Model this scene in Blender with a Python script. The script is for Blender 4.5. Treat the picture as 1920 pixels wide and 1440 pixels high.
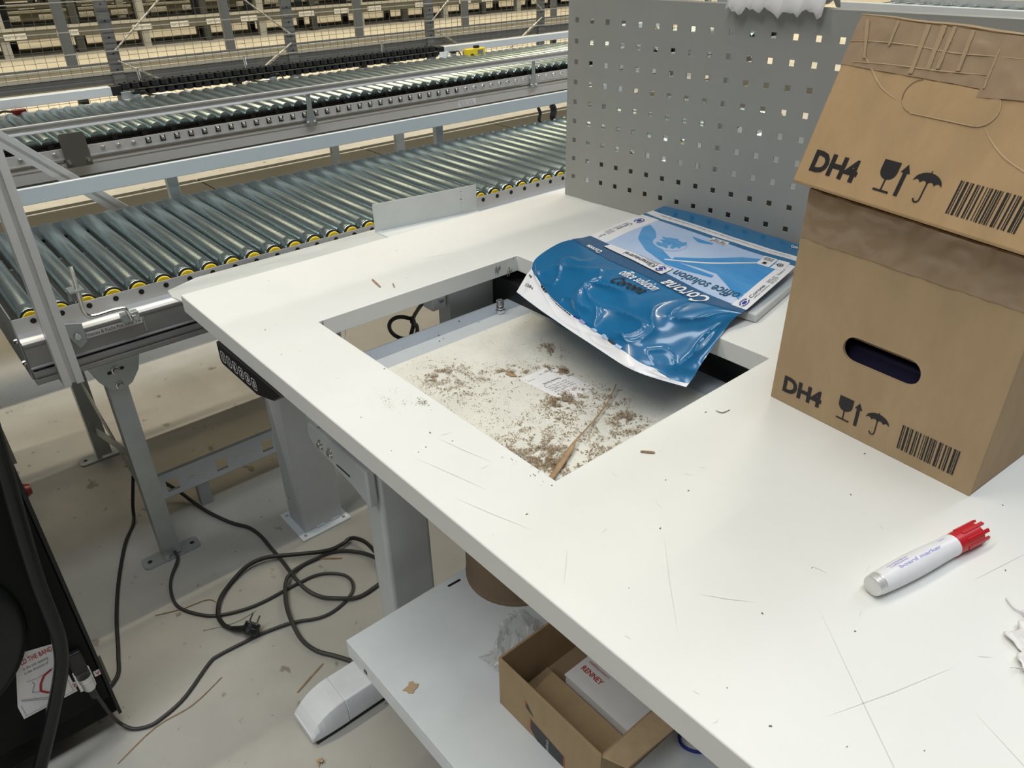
import bpy, bmesh, math, random
from mathutils import Vector, Matrix, Euler
from mathutils import noise as mn
random.seed(7)
R = math.radians
PI = math.pi
for o in list(bpy.data.objects):
    bpy.data.objects.remove(o)
scene = bpy.context.scene
col = scene.collection

# ------------------------------------------------------------ camera, world, lamps, exposure
cam_d = bpy.data.cameras.new('camera')
cam = bpy.data.objects.new('camera', cam_d)
col.objects.link(cam)
yaw, pitch, roll = R(-49.72), R(30.80), R(-1.02)
fw = Vector((math.sin(yaw) * math.cos(pitch), math.cos(yaw) * math.cos(pitch), -math.sin(pitch)))
rt = Vector((math.cos(yaw), -math.sin(yaw), 0))
up = rt.cross(fw)
rt2 = math.cos(roll) * rt + math.sin(roll) * up
up2 = -math.sin(roll) * rt + math.cos(roll) * up
cam.matrix_world = Matrix(((rt2.x, up2.x, -fw.x, 1.2065), (rt2.y, up2.y, -fw.y, -0.3234),
                           (rt2.z, up2.z, -fw.z, 1.295), (0, 0, 0, 1)))
cam_d.sensor_width = 36
cam_d.lens = 1420 / 1920 * 36
cam_d.clip_start = 0.02
cam_d.clip_end = 200
scene.camera = cam

world = bpy.data.worlds.new('hall')
scene.world = world
world.use_nodes = True
wb = world.node_tree.nodes['Background']
wb.inputs[0].default_value = (0.93, 0.97, 1.0, 1)
wb.inputs[1].default_value = 0.06

def lamp(x, power, color, y0=-1.6, y1=15.0, z=6.4, w=0.10, spread=180):
    d = bpy.data.lights.new('strip_lamp', 'AREA')
    d.shape = 'RECTANGLE'
    d.size = w
    d.size_y = y1 - y0
    d.energy = power
    d.color = color
    d.spread = R(spread)
    o = bpy.data.objects.new('strip_lamp', d)
    o.location = (x, (y0 + y1) / 2, z)
    col.objects.link(o)
    return o
WARM = (1.0, 0.91, 0.72)
COOL = (0.90, 0.96, 1.0)
lamp(-1.40, 500, WARM, y0=-4.5)
lamp(1.75, 560, COOL, y0=-8.0, y1=12.0, w=1.3)
for lx in (-5.6, -9.0, -12.4, -15.8, -19.2, -22.6):
    lamp(lx, 540 if lx > -6 else 270, (1.0, 0.85, 0.55), y0=-3, y1=18, spread=88 if lx > -6 else 78, w=1.0 if lx > -6 else 0.3)
scene.view_settings.view_transform = 'Standard'
scene.view_settings.look = 'None'
scene.view_settings.exposure = 0.19
scene.view_settings.gamma = 1.0
scene.view_settings.use_curve_mapping = False

# ------------------------------------------------------------ helpers
def V(*a): return Vector(a)

class MB:
    """collects verts and faces; build() links them as one mesh object"""
    def __init__(s):
        s.v = []; s.f = []
    def add(s, vs, fs):
        b = len(s.v)
        s.v += [Vector(p) for p in vs]
        s.f += [tuple(i + b for i in f) for f in fs]
        return s
    def obox(s, c, ax, ay, az):
        c, ax, ay, az = Vector(c), Vector(ax), Vector(ay), Vector(az)
        vs = [c + i * ax + j * ay + k * az for k in (-1, 1) for j in (-1, 1) for i in (-1, 1)]
        return s.add(vs, [(0, 2, 3, 1), (4, 5, 7, 6), (0, 1, 5, 4), (2, 6, 7, 3), (0, 4, 6, 2), (1, 3, 7, 5)])
    def box(s, x0, y0, z0, x1, y1, z1):
        return s.obox(((x0 + x1) / 2, (y0 + y1) / 2, (z0 + z1) / 2), ((x1 - x0) / 2, 0, 0), (0, (y1 - y0) / 2, 0), (0, 0, (z1 - z0) / 2))
    def bar(s, p0, p1, w, h, upv=(0, 0, 1)):
        p0, p1 = Vector(p0), Vector(p1)
        d = (p1 - p0); L = d.length; d.normalize()
        u = Vector(upv); sx = d.cross(u).normalized(); u = sx.cross(d)
        return s.obox((p0 + p1) / 2, d * L / 2, sx * w / 2, u * h / 2)
    def cyl(s, p0, p1, r0, n=16, r1=None, cap=True):
        p0, p1 = Vector(p0), Vector(p1)
        r1 = r0 if r1 is None else r1
        d = (p1 - p0).normalized()
        a = d.orthogonal().normalized(); b = d.cross(a)
        vs = []
        for p, r in ((p0, r0), (p1, r1)):
            for i in range(n):
                t = 2 * PI * i / n
                vs.append(p + r * (math.cos(t) * a + math.sin(t) * b))
        fs = [(i, (i + 1) % n, n + (i + 1) % n, n + i) for i in range(n)]
        if cap:
            fs += [tuple(range(n))[::-1], tuple(range(n, 2 * n))]
        return s.add(vs, fs)
    def tube(s, path, r, n=10, closed=False, cap=True, scale=None):
        P = [Vector(p) for p in path]
        m = len(P)
        d0 = (P[1] - P[0]).normalized()
        a = d0.orthogonal().normalized()
        vs = []
        for i in range(m):
            if i == 0: d = P[1] - P[0]
            elif i == m - 1: d = P[-1] - P[-2]
            else: d = P[i + 1] - P[i - 1]
            d.normalize()
            a = (a - a.dot(d) * d)
            if a.length < 1e-6: a = d.orthogonal()
            a.normalize(); b = d.cross(a)
            rr = r * (scale[i] if scale else 1)
            for k in range(n):
                t = 2 * PI * k / n
                vs.append(P[i] + rr * (math.cos(t) * a + math.sin(t) * b))
        fs = []
        for i in range(m - 1):
            for k in range(n):
                fs.append((i * n + k, i * n + (k + 1) % n, (i + 1) * n + (k + 1) % n, (i + 1) * n + k))
        if cap:
            fs += [tuple(range(n))[::-1], tuple(range((m - 1) * n, m * n))]
        return s.add(vs, fs)
    def prism(s, poly, o, u, v, d):
        """poly 2D outline in the (u, v) plane at o, extruded by vector d"""
        o, u, v, d = Vector(o), Vector(u), Vector(v), Vector(d)
        n = len(poly)
        vs = [o + p[0] * u + p[1] * v for p in poly] + [o + p[0] * u + p[1] * v + d for p in poly]
        fs = [tuple(range(n)), tuple(range(n, 2 * n))[::-1]]
        fs += [(i, i + n, (i + 1) % n + n, (i + 1) % n) for i in range(n)]
        return s.add(vs, fs)
    def lathe(s, prof, o, axis, n=20):
        o = Vector(o); d = Vector(axis).normalized()
        a = d.orthogonal().normalized(); b = d.cross(a)
        vs = []
        for r, h in prof:
            for k in range(n):
                t = 2 * PI * k / n
                vs.append(o + h * d + max(r, 1e-5) * (math.cos(t) * a + math.sin(t) * b))
        fs = []
        for i in range(len(prof) - 1):
            for k in range(n):
                fs.append((i * n + k, i * n + (k + 1) % n, (i + 1) * n + (k + 1) % n, (i + 1) * n + k))
        return s.add(vs, fs)
    def holes(s, us, vs, hole, o, u, v, t):
        """plate on a grid of cut lines us x vs; cells for which hole(i, j) is true are left open; t is the thickness vector"""
        o, u, v, t = Vector(o), Vector(u), Vector(v), Vector(t)
        idx = {}
        def vert(i, j, k):
            key = (i, j, k)
            if key not in idx:
                idx[key] = len(s.v)
                s.v.append(o + us[i] * u + vs[j] * v + k * t)
            return idx[key]
        nu, nv = len(us) - 1, len(vs) - 1
        sol = lambda i, j: 0 <= i < nu and 0 <= j < nv and not hole(i, j)
        for i in range(nu):
            for j in range(nv):
                if not sol(i, j): continue
                s.f.append((vert(i, j, 0), vert(i, j + 1, 0), vert(i + 1, j + 1, 0), vert(i + 1, j, 0)))
                s.f.append((vert(i, j, 1), vert(i + 1, j, 1), vert(i + 1, j + 1, 1), vert(i, j + 1, 1)))
                if not sol(i - 1, j): s.f.append((vert(i, j, 0), vert(i, j, 1), vert(i, j + 1, 1), vert(i, j + 1, 0)))
                if not sol(i + 1, j): s.f.append((vert(i + 1, j, 0), vert(i + 1, j + 1, 0), vert(i + 1, j + 1, 1), vert(i + 1, j, 1)))
                if not sol(i, j - 1): s.f.append((vert(i, j, 0), vert(i + 1, j, 0), vert(i + 1, j, 1), vert(i, j, 1)))
                if not sol(i, j + 1): s.f.append((vert(i, j + 1, 0), vert(i, j + 1, 1), vert(i + 1, j + 1, 1), vert(i + 1, j + 1, 0)))
        return s
    def grid(s, fn, nu, nv):
        b = len(s.v)
        for j in range(nv + 1):
            for i in range(nu + 1):
                s.v.append(Vector(fn(i / nu, j / nv)))
        for j in range(nv):
            for i in range(nu):
                a = b + j * (nu + 1) + i
                s.f.append((a, a + 1, a + nu + 2, a + nu + 1))
        return s
    def mesh(s, name, mat, off=(0, 0, 0), smooth=True, ang=32, fixn=True):
        me = bpy.data.meshes.new(name)
        off = Vector(off)
        me.from_pydata([p - off for p in s.v], [], s.f)
        if fixn:
            bm = bmesh.new(); bm.from_mesh(me)
            bmesh.ops.recalc_face_normals(bm, faces=bm.faces)
            bm.to_mesh(me); bm.free()
        if mat: me.materials.append(mat)
        if smooth:
            me.polygons.foreach_set('use_smooth', [True] * len(me.polygons))
            me.set_sharp_from_angle(angle=R(ang))
        me.update()
        return me
    def build(s, name, mat, parent=None, bevel=0, seg=2, smooth=True, ang=32, solid=0, fixn=True, label=None):
        off = wloc(parent) if parent else (0, 0, 0)
        o = bpy.data.objects.new(name, s.mesh(name, mat, off, smooth, ang, fixn))
        col.objects.link(o)
        if parent: o.parent = parent
        if solid:
            m = o.modifiers.new('solid', 'SOLIDIFY'); m.thickness = solid; m.offset = -1
        if bevel:
            m = o.modifiers.new('bevel', 'BEVEL'); m.width = bevel; m.segments = seg
            m.limit_method = 'ANGLE'; m.angle_limit = R(40)
        if label: o['label'] = label
        return o

def wloc(o):
    p = Vector((0, 0, 0))
    while o:
        p += o.location; o = o.parent
    return p

def tag(o, label=None, cat=None, group=None, kind=None):
    if label: o['label'] = label
    if cat: o['category'] = cat
    if group: o['group'] = group
    if kind: o['kind'] = kind
    return o

def thing(name, loc, label, cat, group=None):
    o = bpy.data.objects.new(name, None)
    o.empty_display_size = 0.05
    o.location = loc
    col.objects.link(o)
    return tag(o, label, cat, group)

def place(name, me, parent, loc, rot=None, label=None):
    """a part that shares mesh data; loc in world coordinates"""
    o = bpy.data.objects.new(name, me)
    col.objects.link(o)
    if parent:
        o.parent = parent
    o.location = Vector(loc) - (wloc(parent) if parent else Vector((0, 0, 0)))
    if rot: o.rotation_euler = rot
    if label: o['label'] = label
    return o

def copy_tree(o, parent=None):
    c = o.copy(); col.objects.link(c)
    if parent: c.parent = parent
    for ch in o.children: copy_tree(ch, c)
    return c

def smooth_path(pts, n=6, closed=False):
    P = [Vector(p) for p in pts]
    out = []
    m = len(P)
    for i in range(m - 1):
        p0, p1, p2, p3 = P[max(i - 1, 0)], P[i], P[i + 1], P[min(i + 2, m - 1)]
        for k in range(n):
            t = k / n
            out.append(0.5 * ((2 * p1) + (p2 - p0) * t + (2 * p0 - 5 * p1 + 4 * p2 - p3) * t * t + (3 * p1 - p0 - 3 * p2 + p3) * t ** 3))
    out.append(P[-1])
    return out

def rrect(x0, y0, x1, y1, r, n=5):
    pts = []
    for cx, cy, a0 in ((x1 - r, y1 - r, 0), (x0 + r, y1 - r, 90), (x0 + r, y0 + r, 180), (x1 - r, y0 + r, 270)):
        for k in range(n + 1):
            a = R(a0 + 90 * k / n)
            pts.append((cx + r * math.cos(a), cy + r * math.sin(a)))
    return pts

# ---- lettering: glyph outlines as flat meshes, mapped onto any surface
_glyph = {}
def text_poly(body, bold=0.0, shear=0.0, sub=0):
    key = (body, bold, shear, sub)
    if key in _glyph: return _glyph[key]
    cu = bpy.data.curves.new('lettering', 'FONT')
    cu.body = body; cu.size = 1; cu.offset = bold; cu.shear = shear; cu.resolution_u = 3
    ob = bpy.data.objects.new('lettering', cu)
    col.objects.link(ob)
    dg = bpy.context.evaluated_depsgraph_get()
    me = bpy.data.meshes.new_from_object(ob.evaluated_get(dg))
    if sub:
        bm = bmesh.new(); bm.from_mesh(me)
        bmesh.ops.triangulate(bm, faces=bm.faces)
        for _ in range(sub):
            long_ = [e for e in bm.edges if e.calc_length() > .07]
            bmesh.ops.subdivide_edges(bm, edges=long_, cuts=1, use_grid_fill=False)
            bmesh.ops.triangulate(bm, faces=bm.faces)
        bm.to_mesh(me); bm.free()
    vs = [(v.co.x, v.co.y) for v in me.vertices]
    fs = [tuple(p.vertices) for p in me.polygons]
    bpy.data.objects.remove(ob); bpy.data.curves.remove(cu); bpy.data.meshes.remove(me)
    x0 = min(v[0] for v in vs); x1 = max(v[0] for v in vs)
    vs = [((x - x0) / (x1 - x0), y) for x, y in vs]     # x runs 0..1, y in em (caps about 0.7)
    _glyph[key] = (vs, fs, x1 - x0)
    return _glyph[key]

def write(mb, body, fn, x, y, w, h, bold=0.0, shear=0.0, sub=0):
    """text box: left x, baseline y, width w, em height h, in the coordinates of fn(x, y) -> point"""
    vs, fs, _ = text_poly(body, bold, shear, sub)
    mb.add([fn(x + a * w, y + b * h) for a, b in vs], fs)

# ------------------------------------------------------------ materials
def mat(name, c, rough=0.5, metal=0.0, var=0.0, scale=8.0, bump=0.0, bscale=60.0, stretch=None, spec=None, alpha=None, trans=0, coat=0, c2=None, emit=None, rvar=0):
    m = bpy.data.materials.new(name)
    m.use_nodes = True
    nt = m.node_tree; N = nt.nodes; L = nt.links
    b = N['Principled BSDF']
    b.inputs['Base Color'].default_value = (*c, 1)
    b.inputs['Roughness'].default_value = rough
    b.inputs['Metallic'].default_value = metal
    if spec is not None: b.inputs['Specular IOR Level'].default_value = spec
    if trans: b.inputs['Transmission Weight'].default_value = trans
    if coat: b.inputs['Coat Weight'].default_value = coat; b.inputs['Coat Roughness'].default_value = 0.08
    if alpha is not None: b.inputs['Alpha'].default_value = alpha
    if emit: b.inputs['Emission Color'].default_value = (*emit[:3], 1); b.inputs['Emission Strength'].default_value = emit[3]
    if var or bump or rvar:
        tc = N.new('ShaderNodeTexCoord'); mp = N.new('ShaderNodeMapping')
        L.new(tc.outputs['Object'], mp.inputs[0])
        if stretch: mp.inputs['Scale'].default_value = stretch
    if var or rvar:
        nz = N.new('ShaderNodeTexNoise'); nz.inputs['Scale'].default_value = scale; nz.inputs['Detail'].default_value = 6
        nz.inputs['Roughness'].default_value = 0.62
        L.new(mp.outputs[0], nz.inputs['Vector'])
    if var:
        cr = N.new('ShaderNodeValToRGB')
        d2 = c2 if c2 else tuple(max(0, k * (1 - var)) for k in c)
        hi = tuple(min(1, k * (1 + var * 0.6)) for k in c)
        cr.color_ramp.elements[0].position = 0.32; cr.color_ramp.elements[0].color = (*d2, 1)
        cr.color_ramp.elements[1].position = 0.66; cr.color_ramp.elements[1].color = (*hi, 1)
        L.new(nz.outputs['Fac'], cr.inputs['Fac'])
        L.new(cr.outputs['Color'], b.inputs['Base Color'])
    if rvar:
        mr = N.new('ShaderNodeMapRange')
        mr.inputs['To Min'].default_value = max(0, rough - rvar); mr.inputs['To Max'].default_value = min(1, rough + rvar)
        L.new(nz.outputs['Fac'], mr.inputs['Value']); L.new(mr.outputs[0], b.inputs['Roughness'])
    if bump:
        n2 = N.new('ShaderNodeTexNoise'); n2.inputs['Scale'].default_value = bscale; n2.inputs['Detail'].default_value = 4
        L.new(mp.outputs[0], n2.inputs['Vector'])
        bp = N.new('ShaderNodeBump'); bp.inputs['Strength'].default_value = bump; bp.inputs['Distance'].default_value = 0.002
        L.new(n2.outputs['Fac'], bp.inputs['Height']); L.new(bp.outputs[0], b.inputs['Normal'])
    return m

def floor_mat():
    m = mat('concrete_floor', (0.44, 0.422, 0.38), 0.62, var=0.14, scale=2.2, bump=0.15, bscale=120)
    nt = m.node_tree; N = nt.nodes; L = nt.links
    b = N['Principled BSDF']
    src = b.inputs['Base Color'].links[0].from_socket
    tc = N.new('ShaderNodeTexCoord')
    def blot(scale, lo, hi, stretch):
        mp = N.new('ShaderNodeMapping'); mp.inputs['Scale'].default_value = stretch
        L.new(tc.outputs['Object'], mp.inputs[0])
        n = N.new('ShaderNodeTexNoise'); n.inputs['Scale'].default_value = scale; n.inputs['Detail'].default_value = 5
        L.new(mp.outputs[0], n.inputs['Vector'])
        r = N.new('ShaderNodeValToRGB')
        r.color_ramp.elements[0].position = lo; r.color_ramp.elements[0].color = (0, 0, 0, 1)
        r.color_ramp.elements[1].position = hi; r.color_ramp.elements[1].color = (1, 1, 1, 1)
        L.new(n.outputs['Fac'], r.inputs['Fac'])
        return r.outputs['Color']
    for sc, lo, hi, st, cc, k in ((14, 0.66, 0.70, (1, 1.4, 1), (0.17, 0.14, 0.10), 0.7), (46, 0.69, 0.72, (1, 1, 1), (0.20, 0.17, 0.13), 0.7),
                                  (5, 0.5, 0.75, (1, 1, 1), (0.56, 0.54, 0.49), 0.5)):
        f = blot(sc, lo, hi, st)
        mu = N.new('ShaderNodeMath'); mu.operation = 'MULTIPLY'; mu.inputs[1].default_value = k
        L.new(f, mu.inputs[0])
        mx = N.new('ShaderNodeMix'); mx.data_type = 'RGBA'
        mx.inputs['B'].default_value = (*cc, 1)
        L.new(mu.outputs[0], mx.inputs['Factor']); L.new(src, mx.inputs['A'])
        src = mx.outputs['Result']
    L.new(src, b.inputs['Base Color'])
    return m

M = {}
M['floor'] = floor_mat()
M['laminate'] = mat('white_laminate', (0.78, 0.78, 0.755), 0.42, var=0.04, scale=3.5, bump=0.02, bscale=400, rvar=0.05)
M['plate_white'] = mat('scale_plate_paint', (0.70, 0.685, 0.62), 0.5, var=0.10, scale=9)
M['grey_paint'] = mat('grey_powder_coat', (0.46, 0.49, 0.52), 0.45, var=0.04, scale=14, bump=0.05, bscale=500)
M['leg_paint'] = mat('leg_powder_coat', (0.60, 0.62, 0.625), 0.4, var=0.05, scale=10)
M['foot_paint'] = mat('foot_powder_coat', (0.78, 0.80, 0.83), 0.4, var=0.06, scale=16)
M['shelf_paint'] = mat('shelf_powder_coat', (0.76, 0.80, 0.83), 0.42, var=0.05, scale=12, bump=0.03, bscale=700)
M['panel_paint'] = mat('perforated_panel_paint', (0.355, 0.355, 0.33), 0.42, var=0.03, scale=5)
M['chute'] = mat('chute_steel_paint', (0.66, 0.68, 0.67), 0.42, metal=0.05, var=0.08, scale=8, rvar=0.1)
M['zinc'] = mat('zinc_roller', (0.40, 0.485, 0.495), 0.25, metal=0.9, var=0.14, scale=7, stretch=(1, 14, 14), bump=0.05, bscale=40, rvar=0.08)
M['zinc_dull'] = mat('zinc_sheet', (0.50, 0.54, 0.55), 0.40, metal=0.75, var=0.12, scale=9)
M['alu'] = mat('aluminium_profile', (0.74, 0.73, 0.72), 0.36, metal=0.45, var=0.05, scale=12, stretch=(1, .1, 1))
M['alu_dark'] = mat('dark_aluminium', (0.34, 0.335, 0.33), 0.42, metal=0.6, var=0.05, scale=10)  # plain darker aluminium tone
M['alu_light'] = mat('anodised_beam', (0.68, 0.71, 0.73), 0.42, metal=0.2, var=0.03, scale=6)
M['steel'] = mat('bright_steel', (0.75, 0.75, 0.74), 0.18, metal=1.0)
M['dark_steel'] = mat('dark_bracket_steel', (0.16, 0.15, 0.125), 0.45, metal=0.5)
M['yellow'] = mat('yellow_plastic', (0.85, 0.62, 0.02), 0.4)
M['black'] = mat('black_plastic', (0.012, 0.012, 0.013), 0.4)
M['rubber'] = mat('black_cable_rubber', (0.018, 0.018, 0.018), 0.5)
M['cable_grey'] = mat('dark_grey_cable', (0.04, 0.038, 0.036), 0.5)
M['gloss_black'] = mat('black_gloss_paint', (0.010, 0.011, 0.011), 0.26, spec=0.30)
M['mach'] = mat('black_machine_paint', (0.008, 0.0085, 0.0085), 0.5, var=0.1, scale=20, spec=0.12)
M['card'] = mat('kraft_board', (0.47, 0.31, 0.160), 0.82, var=0.10, scale=30, bump=0.08, bscale=90, stretch=(1, 1, .35))
M['card2'] = mat('kraft_board_pale', (0.43, 0.305, 0.175), 0.85, var=0.08, scale=34, bump=0.06, bscale=90, stretch=(1, 1, .35))
M['card_in'] = mat('kraft_inside', (0.40, 0.29, 0.17), 0.9, var=0.08, scale=24)
M['fold'] = mat('kraft_worn_fold', (0.53, 0.385, 0.235), 0.8, var=0.1, scale=60)
M['card_bare'] = mat('kraft_between_tape', (0.42, 0.295, 0.175), 0.6, var=0.08, scale=60)
M['card_cut'] = mat('kraft_cut_edge', (0.22, 0.14, 0.075), 0.85)
M['tape_light'] = mat('brown_tape_over_board', (0.375, 0.265, 0.170), 0.28, var=0.07, scale=26, stretch=(3, 1, .5), bump=0.2, bscale=45)
M['tape'] = mat('brown_packing_tape', (0.34, 0.24, 0.15), 0.22, var=0.07, scale=20, stretch=(1, 1, 1.5), bump=0.15, bscale=50)
M['ink'] = mat('black_print', (0.014, 0.013, 0.014), 0.6)
M['ink_soft'] = mat('grey_print', (0.16, 0.16, 0.18), 0.6)
M['ink_blue'] = mat('dark_blue_print', (0.012, 0.025, 0.25), 0.5)
M['ink_teal'] = mat('teal_print', (0.012, 0.10, 0.19), 0.4)
M['ink_red'] = mat('red_print', (0.45, 0.02, 0.02), 0.5)
M['white_print'] = mat('white_print', (0.82, 0.83, 0.86), 0.35)
M['white_paper'] = mat('white_paper', (0.82, 0.80, 0.80), 0.7, var=0.03, scale=30)
M['wrap_blue'] = mat('blue_wrapper', (0.010, 0.145, 0.335), 0.24, var=0.12, scale=7, coat=0.35, bump=0.10, bscale=26, c2=(0.008, 0.125, 0.295))
M['wrap_mid'] = mat('mid_blue_print', (0.03, 0.23, 0.55), 0.26, var=0.25, scale=9, stretch=(1, 3, 1), coat=0.3, c2=(0.10, 0.34, 0.66))
M['wrap_pale'] = mat('pale_blue_print', (0.50, 0.60, 0.80), 0.28, var=0.10, scale=7, coat=0.3, c2=(0.38, 0.52, 0.78))
M['wrap_navy'] = mat('slate_blue_print', (0.022, 0.10, 0.23), 0.26, var=0.1, scale=9, coat=0.3)
M['wrap_white'] = mat('white_wrapper', (0.80, 0.80, 0.84), 0.3, var=0.03, scale=12, coat=0.2, bump=0.1, bscale=30)
M['film'] = mat('clear_film', (0.72, 0.72, 0.71), 0.15, alpha=0.45, bump=0.6, bscale=35)
M['red'] = mat('red_plastic', (0.52, 0.012, 0.02), 0.38)
M['red_lamp'] = mat('red_lens', (0.12, 0.008, 0.006), 0.3)
M['pen_white'] = mat('white_pen_label', (0.80, 0.79, 0.82), 0.35, var=0.04, scale=40)
M['pen_ink'] = mat('faded_violet_print', (0.38, 0.36, 0.72), 0.5)
M['dust'] = mat('sawdust', (0.30, 0.215, 0.135), 0.9, var=0.35, scale=150)
M['dust_fine'] = mat('fine_sawdust', (0.46, 0.365, 0.25), 0.9, var=0.25, scale=150)
M['dust_dark'] = mat('dark_crumbs', (0.10, 0.095, 0.085), 0.9)
M['straw'] = mat('wood_splinter', (0.38, 0.25, 0.14), 0.75, var=0.25, scale=60)
M['rack'] = mat('rack_grey_paint', (0.155, 0.165, 0.17), 0.5, var=0.05, scale=8)
M['rack_light'] = mat('rack_galvanised', (0.42, 0.42, 0.39), 0.5, metal=0.2, var=0.06, scale=8)
M['rack_dark'] = mat('rack_dark_paint', (0.05, 0.052, 0.05), 0.5)
M['deck'] = mat('rack_deck', (0.135, 0.128, 0.10), 0.7, var=0.12, scale=4)
M['deck_dark'] = mat('flow_rack_deck', (0.075, 0.070, 0.052), 0.7, var=0.12, scale=4)
M['wire'] = mat('wire_mesh_zinc', (0.55, 0.53, 0.47), 0.45, metal=0.4)
M['mesh_wire'] = mat('thin_mesh_wire', (0.16, 0.155, 0.13), 0.5, metal=0.3)
M['shelf_label'] = mat('rack_label_white', (0.80, 0.79, 0.74), 0.6)
M['rim_tape'] = mat('cream_rail', (0.50, 0.49, 0.43), 0.6)
M['drum'] = mat('drum_board', (0.25, 0.175, 0.11), 0.85, var=0.08, scale=20)
M['orange'] = mat('orange_print', (0.55, 0.12, 0.04), 0.6)
M['charcoal'] = mat('charcoal_print', (0.03, 0.03, 0.035), 0.5)
M['scratch'] = mat('scratch_grey', (0.66, 0.66, 0.64), 0.7)
M['scuff'] = mat('dark_scuff', (0.30, 0.30, 0.29), 0.7)
M['violet'] = mat('violet_packing', (0.05, 0.045, 0.11), 0.6)

# ------------------------------------------------------------ floor
fl = MB().box(-45, -6, -0.1, 6, 30, 0).build('floor', M['floor'], smooth=False)
fl['kind'] = 'structure'

# ------------------------------------------------------------ packing table
TZ = 0.80
tb = thing('packing_table', (0.9, 0.43, 0), 'long white laminate packing table with a square opening and grey steel legs', 'table')
top = MB().holes([0, 0.2394, 0.7535, 1.78], [0, 0.1183, 0.5140, 0.868], lambda i, j: i == 1 and j == 1, (0, 0, 0.77), (1, 0, 0), (0, 1, 0), (0, 0, 0.03))
top.build('tabletop', M['laminate'], tb, bevel=0.0015)
def table_leg(dx):
    f = MB()
    prof = [(-0.0425, 0.012), (-0.0425, 0.045), (-0.034, 0.065), (0.034, 0.065), (0.0425, 0.045), (0.0425, 0.012)]
    f.prism(prof, (0.2625 + dx, 0.022, 0), (1, 0, 0), (0, 0, 1), (0, 0.62, 0))
    f.build('foot', M['foot_paint'], tb, bevel=0.003)
    c = MB()                                                     # rounded toe cap
    ny = 7
    for k in range(ny):
        t0, t1 = R(90 * k / ny), R(90 * (k + 1) / ny)
        s0, s1 = math.cos(t0), math.cos(t1)
        y0, y1 = 0.022 - 0.075 * math.sin(t0), 0.022 - 0.075 * math.sin(t1)
        a = [V(0.2625 + dx + p[0] * (0.86 + 0.14 * s0), y0, 0.012 + (p[1] - 0.012) * max(s0, 0.28)) for p in prof]
        b = [V(0.2625 + dx + p[0] * (0.86 + 0.14 * s1), y1, 0.012 + (p[1] - 0.012) * max(s1, 0.28)) for p in prof]
        n = len(prof)
        c.add(a + b, [(i, (i + 1) % n, n + (i + 1) % n, n + i) for i in range(n)])
    c.add(b, [tuple(range(len(b)))])
    c.build('toe_cap', M['foot_paint'], tb, bevel=0.002, ang=50)
    MB().box(0.225 + dx, -0.045, 0.0, 0.30 + dx, 0.64, 0.011).build('foot_pad', M['black'], tb)
    MB().box(0.246 + dx, 0.148, 0.066, 0.302 + dx, 0.242, 0.535).build('leg', M['leg_paint'], tb, bevel=0.008, seg=3)
    MB().box(0.092 + dx, 0.131, 0.548, 0.136 + dx, 0.205, 0.769).build('inner_column', M['leg_paint'], tb, bevel=0.004)
    MB().box(0.075 + dx, 0.03, 0.752, 0.155 + dx, 0.80, 0.769).build('top_rail', M['leg_paint'], tb, bevel=0.003)
table_leg(0)
table_leg(1.15)
arm = MB()                                                        # cranked arm plate that leaves the leg towards the conveyor
arm.prism([(0.098, 0.535), (0.105, 0.548), (0.302, 0.548), (0.302, 0.47), (0.247, 0.487), (0.112, 0.505), (0.098, 0.515)], (0, 0.128, 0), (1, 0, 0), (0, 0, 1), (0, 0.018, 0))
arm.box(0.090, 0.146, 0.535, 0.302, 0.235, 0.548)
MB().box(1.24, 0.131, 0.53, 1.42, 0.235, 0.548).build('cranked_arm', M['leg_paint'], tb, bevel=0.003)
arm.build('cranked_arm', M['leg_paint'], tb, bevel=0.004)
bolt_me = MB().lathe([(0, 0.006), (0.006, 0.006), (0.007, 0.004), (0.007, 0.0015), (0.010, 0.0015), (0.010, 0)], (0, 0, 0), (0, -1, 0), 12).mesh('bolt', M['steel'])
for bx in (0.148, 0.182):
    place('bolt', bolt_me, tb, (bx, 0.128, 0.522))
MB().box(0.20, 0.1272, 0.505, 0.245, 0.1285, 0.508).build('slot', M['black'], tb)
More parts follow.
